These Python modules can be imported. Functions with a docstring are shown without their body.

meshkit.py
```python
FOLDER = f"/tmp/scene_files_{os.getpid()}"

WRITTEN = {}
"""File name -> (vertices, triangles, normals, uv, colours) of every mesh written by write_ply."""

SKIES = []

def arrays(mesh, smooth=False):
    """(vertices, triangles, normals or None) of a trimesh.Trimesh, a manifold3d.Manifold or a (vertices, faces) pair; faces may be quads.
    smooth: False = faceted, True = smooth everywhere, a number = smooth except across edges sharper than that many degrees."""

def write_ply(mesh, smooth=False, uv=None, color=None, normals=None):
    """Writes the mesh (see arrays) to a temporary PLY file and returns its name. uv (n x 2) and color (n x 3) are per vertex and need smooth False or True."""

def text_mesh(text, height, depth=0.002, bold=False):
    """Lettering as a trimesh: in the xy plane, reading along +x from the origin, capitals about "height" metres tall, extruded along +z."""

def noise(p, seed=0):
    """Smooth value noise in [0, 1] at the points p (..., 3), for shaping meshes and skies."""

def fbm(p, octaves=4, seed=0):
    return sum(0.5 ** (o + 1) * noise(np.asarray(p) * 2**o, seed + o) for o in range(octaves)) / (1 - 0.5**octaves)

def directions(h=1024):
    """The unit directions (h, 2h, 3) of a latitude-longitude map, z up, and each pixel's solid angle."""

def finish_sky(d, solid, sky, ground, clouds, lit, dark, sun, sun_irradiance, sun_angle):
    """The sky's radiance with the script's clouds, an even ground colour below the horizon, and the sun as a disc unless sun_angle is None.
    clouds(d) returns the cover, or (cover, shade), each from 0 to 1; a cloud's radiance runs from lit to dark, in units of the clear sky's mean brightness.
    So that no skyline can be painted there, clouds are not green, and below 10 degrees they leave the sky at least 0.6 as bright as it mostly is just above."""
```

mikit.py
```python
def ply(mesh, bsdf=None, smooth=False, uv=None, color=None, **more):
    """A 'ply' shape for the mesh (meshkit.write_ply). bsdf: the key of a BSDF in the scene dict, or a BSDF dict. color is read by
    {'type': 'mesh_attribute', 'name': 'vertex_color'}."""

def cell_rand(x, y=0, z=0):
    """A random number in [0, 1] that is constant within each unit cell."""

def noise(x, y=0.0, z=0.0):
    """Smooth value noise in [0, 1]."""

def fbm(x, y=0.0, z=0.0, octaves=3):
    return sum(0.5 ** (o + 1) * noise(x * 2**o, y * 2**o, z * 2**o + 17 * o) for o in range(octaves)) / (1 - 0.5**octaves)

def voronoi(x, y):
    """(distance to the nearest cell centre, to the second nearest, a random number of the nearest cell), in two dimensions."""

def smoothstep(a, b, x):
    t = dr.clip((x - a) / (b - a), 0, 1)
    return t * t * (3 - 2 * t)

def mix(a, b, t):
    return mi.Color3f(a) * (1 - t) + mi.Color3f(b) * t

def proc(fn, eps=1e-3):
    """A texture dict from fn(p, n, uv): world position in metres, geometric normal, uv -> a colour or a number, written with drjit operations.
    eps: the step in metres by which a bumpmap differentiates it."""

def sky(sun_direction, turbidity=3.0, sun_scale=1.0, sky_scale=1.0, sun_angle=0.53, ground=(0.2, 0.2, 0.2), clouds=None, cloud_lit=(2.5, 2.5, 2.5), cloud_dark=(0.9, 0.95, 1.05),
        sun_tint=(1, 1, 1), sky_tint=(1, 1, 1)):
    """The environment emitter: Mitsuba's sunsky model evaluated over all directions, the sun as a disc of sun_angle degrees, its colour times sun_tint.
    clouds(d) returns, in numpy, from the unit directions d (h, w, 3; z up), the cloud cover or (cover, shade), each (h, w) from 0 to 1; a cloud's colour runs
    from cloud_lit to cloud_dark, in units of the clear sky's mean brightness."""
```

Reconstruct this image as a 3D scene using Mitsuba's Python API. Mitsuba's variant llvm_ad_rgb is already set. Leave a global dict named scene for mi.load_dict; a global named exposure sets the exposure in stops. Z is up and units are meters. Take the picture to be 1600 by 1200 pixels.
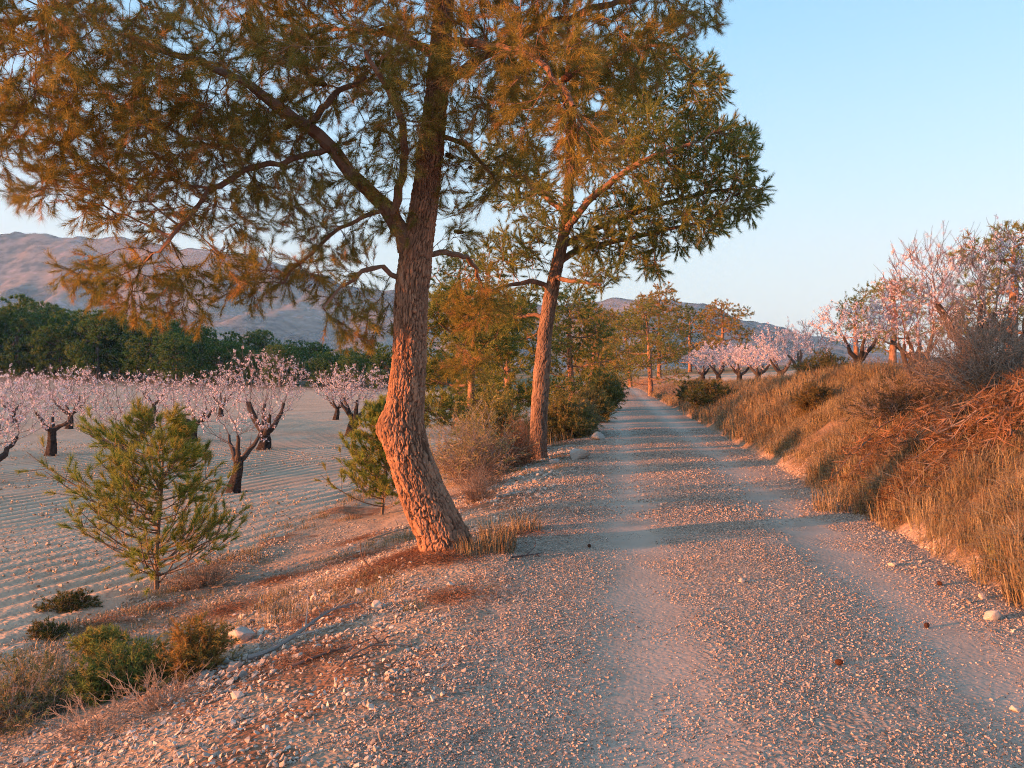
import math
import numpy as np
import drjit as dr
import trimesh
import mitsuba as mi
import mikit
from mikit import proc, noise, fbm, voronoi, smoothstep, mix
import meshkit
from scipy.spatial import cKDTree

T = mi.ScalarTransform4f
scene, labels = {}, {}

# ------------------------------------------------------------------ camera, sky, exposure
YAW, PITCH, EYE = -0.1291, -0.01055, 1.6
fwd = (math.sin(YAW), math.cos(YAW), PITCH)
scene['camera'] = {'type': 'perspective', 'fov': 66.0, 'fov_axis': 'x', 'near_clip': 0.1, 'far_clip': 12000.0,
                   'to_world': T().look_at(origin=[0, 0, EYE], target=[fwd[0], fwd[1], EYE + fwd[2]], up=[0, 0, 1])}
SUN_EL, SUN_AZ = 5.0, (-0.89, -0.455)          # a very low sun, from the left and a little behind the camera
_n = math.hypot(*SUN_AZ)
SUN = np.array([SUN_AZ[0] / _n * math.cos(math.radians(SUN_EL)), SUN_AZ[1] / _n * math.cos(math.radians(SUN_EL)), math.sin(math.radians(SUN_EL))])


def veil(d):
    """A thin high veil of haze over the whole sky, a little bluer overhead than low down."""
    z = np.clip(d[..., 2], 0, 1)
    n = meshkit.fbm(d * np.array([3.0, 3.0, 9.0]), 4, 5)
    up = np.clip((z - 0.02) / 0.5, 0, 1)
    return 0.25 + 0.05 * (n - 0.5), np.clip(up ** 0.7 * 1.2 + 0.05 * (n - 0.5), 0, 1)


scene['sky'] = mikit.sky(SUN, turbidity=7, sun_scale=2.35, sun_angle=0.9, clouds=veil, cloud_lit=(1.8, 2.3, 2.9), cloud_dark=(0.0, 1.3, 2.3),
                         sun_tint=(1.0, 0.84, 1.9), sky_tint=(0.56, 0.63, 0.90), ground=(0.2, 0.18, 0.17))
exposure = 4.72

# ------------------------------------------------------------------ small helpers


def tag(key, label=None, category=None, group=None, kind=None):
    d = {k: v for k, v in (('label', label), ('category', category), ('group', group), ('kind', kind)) if v}
    if d:
        labels[key] = d


TAKEN = set()


def numbered(name):
    key, i = name, 0
    while key in TAKEN:
        i += 1
        key = f'{name}_{i:03d}'
    TAKEN.add(key)
    return key


def rgb(*c):
    return {'type': 'rgb', 'value': list(c)}


VC = {'type': 'mesh_attribute', 'name': 'vertex_color'}


def norm(v):
    v = np.asarray(v, float)
    return v / np.maximum(np.linalg.norm(v, axis=-1, keepdims=True), 1e-12)


def sstep(a, b, x):
    t = np.clip((np.asarray(x, float) - a) / (b - a), 0, 1)
    return t * t * (3 - 2 * t)


class Soup:
    """Collects (vertices, triangles, colours) and joins them."""

    def __init__(self):
        self.v, self.f, self.c, self.n = [], [], [], 0

    def add(self, v, f, c):
        v, f = np.asarray(v, float), np.asarray(f, int)
        c = np.broadcast_to(np.asarray(c, float), (len(v), 3))
        self.v.append(v)
        self.f.append(f + self.n)
        self.c.append(c)
        self.n += len(v)
        return self

    def shape(self, bsdf, smooth=False, **kw):
        v, f, c = np.vstack(self.v), np.vstack(self.f), np.vstack(self.c)
        COUNT[0] += len(f)
        return mikit.ply((v, f), bsdf, smooth=smooth, color=c, **kw)


COUNT = [0]

# ------------------------------------------------------------------ the lie of the land
# x to the right of the road, y along it, z up; s is the distance to the right of the camera's own line along the road's bends.


def bend(y):
    return -0.0042 * np.maximum(np.asarray(y, float) - 78.0, 0) ** 2 * (1 - 0.35 * sstep(100, 220, y))


def N2(x, y, k, seed=0, octaves=3):
    p = np.stack(np.broadcast_arrays(np.asarray(x, float) * k, np.asarray(y, float) * k, np.full_like(np.asarray(x, float), 0.37)), -1)
    return meshkit.fbm(p, octaves, seed) - 0.5


def height(x, y, fine=True):
    x, y = np.asarray(x, float), np.asarray(y, float)
    s = x - bend(y)
    rise = 0.9 * sstep(60, 150, y) - 2.2 * sstep(140, 190, y)
    lo, hi = -0.85 + 0.12 * N2(x, y, 0.5, 3), 2.85 + 0.25 * N2(x, y, 0.45, 4)
    lo = lo + 0.2 * sstep(9, 20, y)
    z = rise * np.exp(-(np.minimum(np.abs(s - 1), 200) / 60) ** 2)
    road = 0.03 * np.cos(np.clip((s - 1.0) / 1.9, -1.5, 1.5)) - 0.016 * np.exp(-((s - 0.2) / 0.36) ** 2) - 0.016 * np.exp(-((s - 1.95) / 0.36) ** 2)
    z = z + road * sstep(lo - 0.4, lo + 0.2, s) * (1 - sstep(hi, hi + 0.4, s))
    # verge falling to the field on the left
    fall = sstep(lo, lo - 3.4, s)
    z = z - 0.58 * fall
    z = z + 0.10 * np.exp(-((x + 1.75) / 0.75) ** 2 - ((y - 7.0) / 0.8) ** 2)          # roots of the big pine
    z = z - 0.14 * sstep(-4.3, -5.3, s) * (1 - sstep(84, 100, y)) * sstep(-8, -3, y)      # bed under the ploughed soil
    # bank on the right, and the terrace above it
    top = 1.5 - 0.5 * sstep(16, 50, y)
    foot, wide = hi, 2.5 + 0.4 * N2(x, y, 0.25, 6) + 1.2 * sstep(20, 45, y)
    b = np.clip((s - foot) / wide, 0, 1)
    z = z + top * (0.75 * b ** 0.75 + 0.25 * sstep(0, 1, b))
    z = z + 0.05 * np.clip(s - 7, 0, 45) + 0.0 * s
    # wooded rise at the far left, far slopes
    z = z + 6.0 * np.exp(-((x + 118) / 52) ** 2 - ((y - 150) / 62) ** 2)
    if fine:
        off = 1 - sstep(lo - 0.2, lo + 0.25, s) * (1 - sstep(hi - 0.2, hi + 0.2, s))
        onb = sstep(0.02, 0.25, b) * (1 - sstep(0.95, 1.3, b))
        z = z + off * (0.16 * N2(x, y, 0.9, 11, 4) * 0.8 + 0.05 * N2(x, y, 5.0, 12, 3)) + onb * (0.35 * N2(x, y, 1.1, 13, 4) + 0.12 * N2(x, y, 4.5, 14, 3))
        z = z + (1 - off) * (0.015 * N2(x, y, 1.0, 15, 2) + 0.004 * N2(x, y, 9.0, 16, 3))
    return z


def field_height(x, y):
    """The ploughed soil: low furrows running away to the right."""
    u = -x * math.cos(0.26) + y * math.sin(0.26)
    v = x * math.sin(0.26) + y * math.cos(0.26)
    wob = 0.22 * N2(x, y, 0.35, 21, 2)
    near = 1 - sstep(24, 34, u)
    f = -1.6 * sstep(0.30, -0.95, np.sin((u + wob) * 2 * math.pi / 0.34 + 3.0 * N2(x, y, 1.1, 26, 3)))
    amp = 0.003 + 0.012 * sstep(-0.12, 0.2, N2(x, y, 0.5, 27, 3)) + 0.006 * (N2(x, y, 0.8, 22, 2) + 0.5)
    return -0.61 + near * amp * f + 0.06 * N2(x, y, 0.16, 23, 2) + near * 0.005 * N2(x, y, 6.0, 24, 3) + 0.009 * N2(x, y, 1.2, 25, 2) + 0.35 * sstep(60, 100, y) * 0


def ground(x, y):
    """Whatever one stands on at (x, y)."""
    z = height(x, y)
    fld = (np.asarray(x) - bend(y) < -3.6) & (np.asarray(y) < 97) & (np.asarray(y) > -6)
    return np.where(fld, np.maximum(z, field_height(np.asarray(x, float), np.asarray(y, float))), z)


def g1(x, y):
    return float(ground(np.array([x], float), np.array([y], float))[0])


# ------------------------------------------------------------------ materials


def bend_dr(y):
    e = dr.maximum(y - 78.0, 0.0)
    return -0.0042 * e * e * (1 - 0.35 * smoothstep(100.0, 220.0, y))


def ground_colour(p, n, uv):
    x, y = p.x, p.y
    s = x - bend_dr(y)
    a = fbm(x * 0.9, y * 0.9, 0.0, 3)
    b = fbm(x * 4.0, y * 4.0, 3.0, 2)
    c = noise(x * 26.0, y * 26.0, 1.0)
    d1, d2, which = voronoi(x * 30.0, y * 30.0)
    # road: grey crushed stone, paler dust where the wheels run
    dust = dr.exp(-dr.square((s - 0.2) / 0.36)) + dr.exp(-dr.square((s - 1.95) / 0.36))
    dust = dr.clip(dust * (0.75 + 0.8 * a) - 0.10, 0.0, 1.0)
    stone = mix((0.18, 0.135, 0.10), (0.56, 0.40, 0.295), which * 0.75 + 0.25 * c)
    stone = stone * (0.55 + 0.45 * smoothstep(0.0, 0.25, d2 - d1))
    road = mix(stone, mix((0.45, 0.325, 0.245), (0.56, 0.415, 0.32), b), 0.30 + 0.62 * dust)
    # verge: pale stony soil with patches of rusty pine litter
    soil = mix((0.27, 0.19, 0.13), (0.50, 0.36, 0.255), c * 0.5 + b * 0.5)
    soil = mix(soil, mix((0.20, 0.10, 0.06), (0.32, 0.18, 0.11), c), smoothstep(0.50, 0.68, a + 0.35 * (b - 0.5)))
    # bank: reddish earth and dead grass
    earth = mix((0.19, 0.115, 0.07), (0.32, 0.21, 0.135), b * 0.6 + c * 0.4)
    # fields
    field = mix((0.42, 0.295, 0.20), (0.60, 0.44, 0.315), b * 0.5 + c * 0.3 + a * 0.3)
    edge = 0.35 * (a - 0.5) + 0.25 * (b - 0.5)
    on_road = smoothstep(-1.15, -0.75, s + edge - 0.45 * smoothstep(9.0, 20.0, y)) * (1 - smoothstep(2.7, 3.0, s + edge))
    col = mix(soil, earth, smoothstep(2.4, 2.9, s))
    col = mix(col, field, smoothstep(5.6, 7.5, s + 3 * edge))
    wild = mix((0.12, 0.11, 0.06), (0.30, 0.25, 0.17), a)
    col = mix(col, field, (1 - smoothstep(-5.4, -4.4, s + 2 * edge)) * (1 - smoothstep(88.0, 98.0, y)))
    col = mix(col, wild, smoothstep(96.0, 110.0, y) * (1 - on_road))
    return mix(col, road, on_road)


def ground_bump(p, n, uv):
    x, y = p.x, p.y
    d1, d2, which = voronoi(x * 30.0, y * 30.0)
    s = x - bend_dr(y)
    packed = dr.clip(1.3 * (dr.exp(-dr.square((s - 0.2) / 0.40)) + dr.exp(-dr.square((s - 1.95) / 0.40))), 0.0, 1.0)
    return (0.008 * (which * 0.6 + 0.6) * dr.sqrt(dr.maximum(1.0 - d1, 0.0)) + 0.008 * noise(x * 60.0, y * 60.0)) * (1.0 - 0.80 * packed)


def field_colour(p, n, uv):
    x, y = p.x, p.y
    a = fbm(x * 0.5, y * 0.5, 0.0, 3)
    b = fbm(x * 5.0, y * 5.0, 3.0, 2)
    c = noise(x * 32.0, y * 32.0, 1.0)
    col = mix((0.46, 0.31, 0.205), (0.68, 0.485, 0.345), b * 0.45 + c * 0.3 + a * 0.35)
    u = -x * 0.9664 + y * 0.2571
    w = dr.sin(u * 2.2 + 6.0 * fbm(x * 0.05, y * 0.05, 5.0, 2)) * 0.5 + 0.5
    uf = (u + 0.22 * (fbm(x * 0.35, y * 0.35, 0.37, 2) - 0.5)) * 2 * math.pi / 0.34
    damp_shade = smoothstep(0.35, -0.75, dr.sin(uf))               # furrow bottoms painted darker, for damp soil and for the shade between crests
    return mix(mix(col, (0.44, 0.30, 0.205), 0.35 * w), (0.30, 0.19, 0.125), 0.42 * damp_shade * smoothstep(0.3, 0.6, fbm(x * 0.7, y * 0.7, 9.0, 2)))


def hill_colour(p, n, uv):
    x, y = p.x, p.y
    a = fbm(x * 0.006, y * 0.006, p.z * 0.01, 4)
    b = fbm(x * 0.05, y * 0.05, p.z * 0.05, 3)
    col = mix((0.03, 0.048, 0.038), (0.19, 0.17, 0.14), smoothstep(0.35, 0.65, a * 0.7 + b * 0.4))
    return mix(col, (0.27, 0.225, 0.215), smoothstep(0.60, 0.72, b) * smoothstep(0.45, 0.6, a))


scene['mat_ground'] = {'type': 'twosided', 'bsdf': {'type': 'bumpmap', 'arbitrary': proc(ground_bump, eps=4e-3), 'scale': 1.0, 'bsdf': {'type': 'diffuse', 'reflectance': proc(ground_colour)}}}


def clod_bump(p, n, uv):
    d1, d2, which = voronoi(p.x * 14.0, p.y * 14.0)
    return 0.012 * which * dr.maximum(1.0 - d1 * 1.4, 0.0) + 0.012 * fbm(p.x * 22.0, p.y * 22.0, 0.0, 2)


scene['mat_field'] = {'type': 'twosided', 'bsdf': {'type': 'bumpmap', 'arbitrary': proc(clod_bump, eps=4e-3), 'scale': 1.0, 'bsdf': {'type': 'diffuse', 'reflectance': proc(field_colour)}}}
scene['mat_hill'] = {'type': 'twosided', 'bsdf': {'type': 'diffuse', 'reflectance': proc(hill_colour)}}
scene['mat_solid'] = {'type': 'twosided', 'bsdf': {'type': 'diffuse', 'reflectance': VC}}             # stone, bark, twigs: colour per piece
scene['mat_leaf'] = {'type': 'principledthin', 'base_color': VC, 'roughness': 0.55, 'diff_trans': 0.7, 'spec_trans': 0.0, 'eta': 1.4}


def bark_bump(p, n, uv):
    return 0.004 * fbm(p.x * 90.0, p.y * 90.0, p.z * 45.0, 3)


scene['mat_bark'] = {'type': 'twosided', 'bsdf': {'type': 'bumpmap', 'arbitrary': proc(bark_bump, eps=2e-3), 'scale': 1.0, 'bsdf': {'type': 'diffuse', 'reflectance': VC}}}

# ------------------------------------------------------------------ ground sheets


def grid_faces(nu, nv):
    i, j = np.meshgrid(np.arange(nu - 1), np.arange(nv - 1), indexing='ij')
    a = i * nv + j
    return np.vstack([np.stack([a, a + nv, a + nv + 1], -1).reshape(-1, 3), np.stack([a, a + nv + 1, a + 1], -1).reshape(-1, 3)])


def span(*stops):
    """span(a, step, b, step, c ...): increasing values with a step for each stretch."""
    out = []
    for k in range(0, len(stops) - 2, 2):
        n = max(1, int(round((stops[k + 2] - stops[k]) / stops[k + 1])))
        out.append(np.linspace(stops[k], stops[k + 2], n + 1)[:-1])
    return np.append(np.concatenate(out), stops[-1])


YS = np.unique(np.concatenate([span(-40, 6, -4, 1.5, 2, 0.05, 10, 0.1, 22, 0.35, 60, 1.5, 160), np.geomspace(160, 1500, 28)]))


def sheet(key, ss, label=None):
    S, Y = np.meshgrid(ss, YS, indexing='ij')
    X = S + bend(np.minimum(Y, 200))
    Z = height(X, Y)
    f = grid_faces(len(ss), len(YS))
    COUNT[0] += len(f)
    scene[key] = mikit.ply((np.stack([X, Y, Z], -1).reshape(-1, 3), f), 'mat_ground', smooth=True)
    tag(key, kind='structure', label=label)
    TAKEN.add(key)


sheet('plain', -np.geomspace(1500, 30, 34))
sheet('roadside_verge', span(-30, 0.8, -6, 0.06, -1.0))
sheet('gravel_road', span(-1.0, 0.055, 3.0))
sheet('earth_bank', span(3.0, 0.06, 6.4))
sheet('terrace', np.concatenate([span(6.4, 0.3, 14, 1.0, 40), np.geomspace(42, 1500, 24)]))

U, V = np.meshgrid(span(2.6, 0.068, 21, 0.1, 30, 0.7, 112), span(-16, 0.5, 0, 0.18, 24, 0.6, 105), indexing='ij')
FX, FY = -U * math.cos(0.26) + V * math.sin(0.26), U * math.sin(0.26) + V * math.cos(0.26)
f = grid_faces(*U.shape)
cx, cy = FX.ravel()[f].mean(1), FY.ravel()[f].mean(1)
f = f[(cx - bend(cy) < -3.4) & (cx > -95) & (cy < 97) & (cy > -6)]
used, inv = np.unique(f, return_inverse=True)
FV = np.stack([FX, FY, field_height(FX, FY)], -1).reshape(-1, 3)[used]
COUNT[0] += len(f)
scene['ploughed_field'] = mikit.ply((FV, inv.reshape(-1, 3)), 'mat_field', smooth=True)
tag('ploughed_field', kind='structure')
TAKEN.add('ploughed_field')

# far hills: a long ridge, high on the left and falling to the right
PROFILE = np.array([(-3288.001, 2400.000, 585.096), (-2520.889, 2400.000, 516.448), (-2038.596, 2400.000, 483.264), (-1736.745, 2400.000, 465.654), (-1465.995, 2400.000, 424.125), (-1289.407, 2400.000, 405.969), (-1137.456, 2400.000, 380.378), (-966.652, 2400.000, 332.493), (-798.733, 2400.000, 285.416), (-633.604, 2400.000, 255.078), (-411.046, 2400.000, 230.450), (-213.138, 2400.000, 218.302), (-19.340, 2400.000, 225.707), (170.469, 2400.000, 231.049), (299.271, 2400.000, 199.085), (413.534, 2400.000, 160.134), (515.511, 2400.000, 134.858), (611.003, 2400.000, 108.028), (806.036, 2400.000, 58.866), (1149.777, 2400.000, 32.400), (1640.941, 2400.000, 22.728)])
HX, HY = np.meshgrid(np.linspace(PROFILE[0][0], PROFILE[-1][0], 330), span(1000, 17, 2400, 17, 2560, 60, 3000), indexing='ij')
ridge = np.interp(HX, PROFILE[:, 0], PROFILE[:, 2])
t = np.clip((HY - 1050) / 1350, 0, 1)
prof = 0.55 * t ** 1.4 + 0.45 * sstep(0.25, 1, t)
spur = np.abs(meshkit.fbm(np.stack([HX / 330 + 0.4 * HY / 900, HY / 900, HX * 0], -1), 4, 31) - 0.5) * 2
rough = meshkit.fbm(np.stack([HX / 90, HY / 120, HX * 0], -1), 4, 33) - 0.5
HZ = ridge * prof * (1 - 0.65 * (1 - t) * (1 - spur) - 0.75 * t * (1 - t) * (1 - spur)) + rough * 34 + np.abs(meshkit.fbm(np.stack([HX / 45, HY / 60, HX * 0], -1), 3, 35) - 0.5) * 22 * np.sin(np.clip(t, 0, 1) * math.pi) ** 0.7 * np.clip(ridge / 200, 0.3, 1)
HZ = HZ + (t >= 1) * (-(HY - 2400) * 0.25 + 0) + 6 * rough * (t > 0.9) - 1.5
f = grid_faces(*HX.shape)
COUNT[0] += len(f)
scene['hills'] = mikit.ply((np.stack([HX, HY, HZ], -1).reshape(-1, 3), f), 'mat_hill', smooth=True)
tag('hills', kind='structure')
TAKEN.add('hills')

# the air between here and the hills
scene['haze_air'] = {'type': 'homogeneous', 'albedo': rgb(0.93, 0.95, 0.97), 'sigma_t': rgb(0.5e-4, 0.95e-4, 1.55e-4)}
scene['haze'] = {'type': 'cube', 'bsdf': {'type': 'null'}, 'interior': {'type': 'ref', 'id': 'haze_air'},
                 'to_world': T().translate([-560, 1490, 240]).scale([2560, 1545, 260])}
tag('haze', kind='stuff')
scene['camera']['medium'] = {'type': 'ref', 'id': 'haze_air'}

# ------------------------------------------------------------------ growing things


def spline(pts, n):
    """A smooth curve (n points) through the given rows (any number of columns)."""
    pts = np.asarray(pts, float)
    from scipy.interpolate import CubicSpline
    d = np.r_[0, np.cumsum(np.maximum(np.linalg.norm(np.diff(pts[:, :3], axis=0), axis=1), 1e-6))]
    return CubicSpline(d, pts)(np.linspace(0, d[-1], n))


def grow(seeds, seed_par, att, step, kill, iters, seed, trop=(0, 0, 0), jitter=0.25, reach=9.0, most=60000):
    """Space colonisation: branches grow from the seed nodes towards the attractor points. Returns (nodes, parents)."""
    rng = np.random.default_rng(seed)
    Pn, par, alive = np.array(seeds, float), list(seed_par), np.array(att, float)
    trop = np.asarray(trop, float)
    for it in range(iters):
        if len(alive) == 0 or len(Pn) > most:
            break
        tree = cKDTree(Pn)
        d, i = tree.query(alive, distance_upper_bound=reach)
        ok = np.isfinite(d)
        if not ok.any():
            break
        dirs = np.zeros((len(Pn), 3))
        np.add.at(dirs, i[ok], (alive[ok] - Pn[i[ok]]) / np.maximum(d[ok], 1e-6)[:, None])
        idx = np.unique(i[ok])
        v = norm(norm(dirs[idx]) + trop + rng.normal(0, jitter, (len(idx), 3)))
        new = Pn[idx] + v * step
        dd, _ = tree.query(new)
        keep = dd > step * 0.55
        if not keep.any():
            alive = alive[d > step * 1.5] if (d <= step * 1.5).any() else alive[:-max(1, len(alive) // 50)]
            continue
        new, idx = new[keep], idx[keep]
        Pn = np.vstack([Pn, new])
        par += list(idx)
        dk, _ = cKDTree(new).query(alive)
        alive = alive[dk > kill]
    return Pn, np.array(par)


def blobs(spec, total, seed, shell=0.0):
    """Points spread through ellipsoids ((centre), (radii), weight); shell > 0 pushes them outwards."""
    rng = np.random.default_rng(seed)
    w = np.array([np.prod(r) ** 0.8 * k for _, r, k in spec])
    out = []
    for (c, r, k), n in zip(spec, np.maximum(1, (total * w / w.sum()).astype(int))):
        d = norm(rng.normal(size=(n, 3))) * rng.random((n, 1)) ** (1 / 3 if not shell else 1 / (3 + 4 * shell))
        out.append(np.asarray(c) + d * np.asarray(r))
    return np.vstack(out)


def radii(par, tip, expo, fixed=None):
    n = len(par)
    a = np.zeros(n)
    kids = np.bincount(par[par >= 0], minlength=n)
    a[kids == 0] = tip ** expo
    for i in range(n - 1, -1, -1):
        if par[i] >= 0:
            a[par[i]] += a[i]
    r = a ** (1 / expo)
    if fixed is not None:
        r[:len(fixed)] = np.maximum(fixed, 0) if fixed is not None else r[:len(fixed)]
    return r, kids


def smoothed(Pn, par, kids, nfix, times=2):
    Q = Pn.copy()
    has = par >= 0
    for _ in range(times):
        s, c = np.zeros_like(Q), np.zeros(len(Q))
        i = np.nonzero(has)[0]
        np.add.at(s, par[i], Q[i])
        np.add.at(c, par[i], 1)
        m = np.nonzero(has & (c > 0))[0]
        m = m[m >= nfix]
        Q[m] = 0.5 * Q[m] + 0.25 * Q[par[m]] + 0.25 * s[m] / c[m][:, None]
    return Q


def sticks(A, B, ra, rb, dA, dB, sides, ref=(0.13, 0.21, 0.97)):
    """Tapered prisms from A to B with rings square to dA and dB."""
    k = len(A)
    ang = np.arange(sides) * 2 * np.pi / sides
    out = []
    for X, r, d in ((A, ra, dA), (B, rb, dB)):
        u = np.cross(d, ref)
        u = norm(u + 1e-9)
        w = np.cross(d, u)
        out.append(X[:, None] + np.asarray(r)[:, None, None] * (np.cos(ang)[None, :, None] * u[:, None] + np.sin(ang)[None, :, None] * w[:, None]))
    v = np.concatenate(out, 1).reshape(-1, 3)
    j = np.arange(sides)
    q = np.vstack([np.stack([j, (j + 1) % sides, (j + 1) % sides + sides], 1), np.stack([j, (j + 1) % sides + sides, j + sides], 1)])
    return v, (q[None] + (np.arange(k) * 2 * sides)[:, None, None]).reshape(-1, 3)


def wood(soup, Pn, par, r, which, colour, seed, ref=(0.13, 0.21, 0.97), thick=0.018, lump=0.0, least=0.0):
    """Adds the branches below the nodes 'which' to the soup."""
    rng = np.random.default_rng(seed)
    d = np.zeros_like(Pn)
    has = par >= 0
    d[has] = norm(Pn[has] - Pn[par[has]])
    d[~has] = (0, 0, 1)
    which = which[par[which] >= 0]
    r = np.maximum(r, least)
    for sel, sides in ((which[r[which] >= thick], 8), (which[r[which] < thick], 3)):
        if len(sel) == 0:
            continue
        a = par[sel]
        ra = np.minimum(r[a], r[sel] * 1.35)
        v, f = sticks(Pn[a], Pn[sel], ra, r[sel], np.where(has[a][:, None] & (np.abs((d[a] * d[sel]).sum(1)) > 0.3)[:, None], d[a], d[sel]), d[sel], sides, ref)
        if lump and sides > 3:
            v = v + lump * (np.stack([meshkit.noise(v * 22, s) for s in (1, 2, 3)], -1) - 0.5)
        c = np.repeat(np.asarray(colour) * rng.uniform(0.75, 1.25, (len(sel), 1)), 2 * sides, 0)
        soup.add(v, f, c)


def needles(soup, base, dirs, per, shoot, length, width, cols, seed, spread=(0.35, 1.1), droop=0.1, shade=None):
    """Tufts of needles round the shoots that start at base and run along dirs. One thin triangle per needle."""
    rng = np.random.default_rng(seed)
    n = len(base)
    k = n * per
    b, d = np.repeat(base, per, 0), np.repeat(norm(dirs), per, 0)
    p = norm(np.cross(d, norm(rng.normal(size=(k, 3)))))
    th = rng.uniform(*spread, (k, 1))
    nd = norm(d * np.cos(th) + p * np.sin(th) + np.array([0, 0, -droop]))
    t = rng.random((k, 1))
    L = length * rng.uniform(0.65, 1.15, (k, 1)) * np.repeat(rng.uniform(0.75, 1.15, (n, 1)), per, 0)
    a = b + d * shoot * t
    w = norm(np.cross(nd, rng.normal(size=(k, 3)))) * width * 0.5
    v = np.stack([a - w, a + w, a + nd * L], 1).reshape(-1, 3)
    cols = np.asarray(cols, float)
    pick = np.repeat(cols[rng.integers(0, len(cols), n)], per, 0) * rng.uniform(0.7, 1.3, (k, 1))
    if shade is not None:
        pick = pick * np.repeat(shade, per)[:, None]
    soup.add(v, np.arange(3 * k).reshape(-1, 3), np.repeat(pick, 3, 0))


def leaf_quads(soup, pos, size, cols, seed, per=2, aspect=1.0, axis=None):
    """Small leaves or petals: per crossing quads at every point."""
    rng = np.random.default_rng(seed)
    k = len(pos) * per
    c = np.repeat(pos, per, 0)
    if axis is None:
        u = norm(rng.normal(size=(k, 3)))
    else:
        u = norm(np.repeat(axis, per, 0) + 0.45 * rng.normal(size=(k, 3)))
    w = norm(np.cross(u, rng.normal(size=(k, 3))))
    s = size * rng.uniform(0.6, 1.25, (k, 1))
    cup = np.cross(u, w) * s * rng.uniform(-0.3, 0.3, (k, 1))
    v = np.stack([c - u * s * 0.5, c + w * s * 0.5 * aspect + cup, c + u * s * 0.5, c - w * s * 0.5 * aspect + cup], 1).reshape(-1, 3)
    f = (np.array([[0, 1, 2], [0, 2, 3]])[None] + 4 * np.arange(k)[:, None, None]).reshape(-1, 3)
    cols = np.asarray(cols, float)
    soup.add(v, f, np.repeat(cols[rng.integers(0, len(cols), k)] * rng.uniform(0.85, 1.1, (k, 1)), 4, 0))


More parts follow.
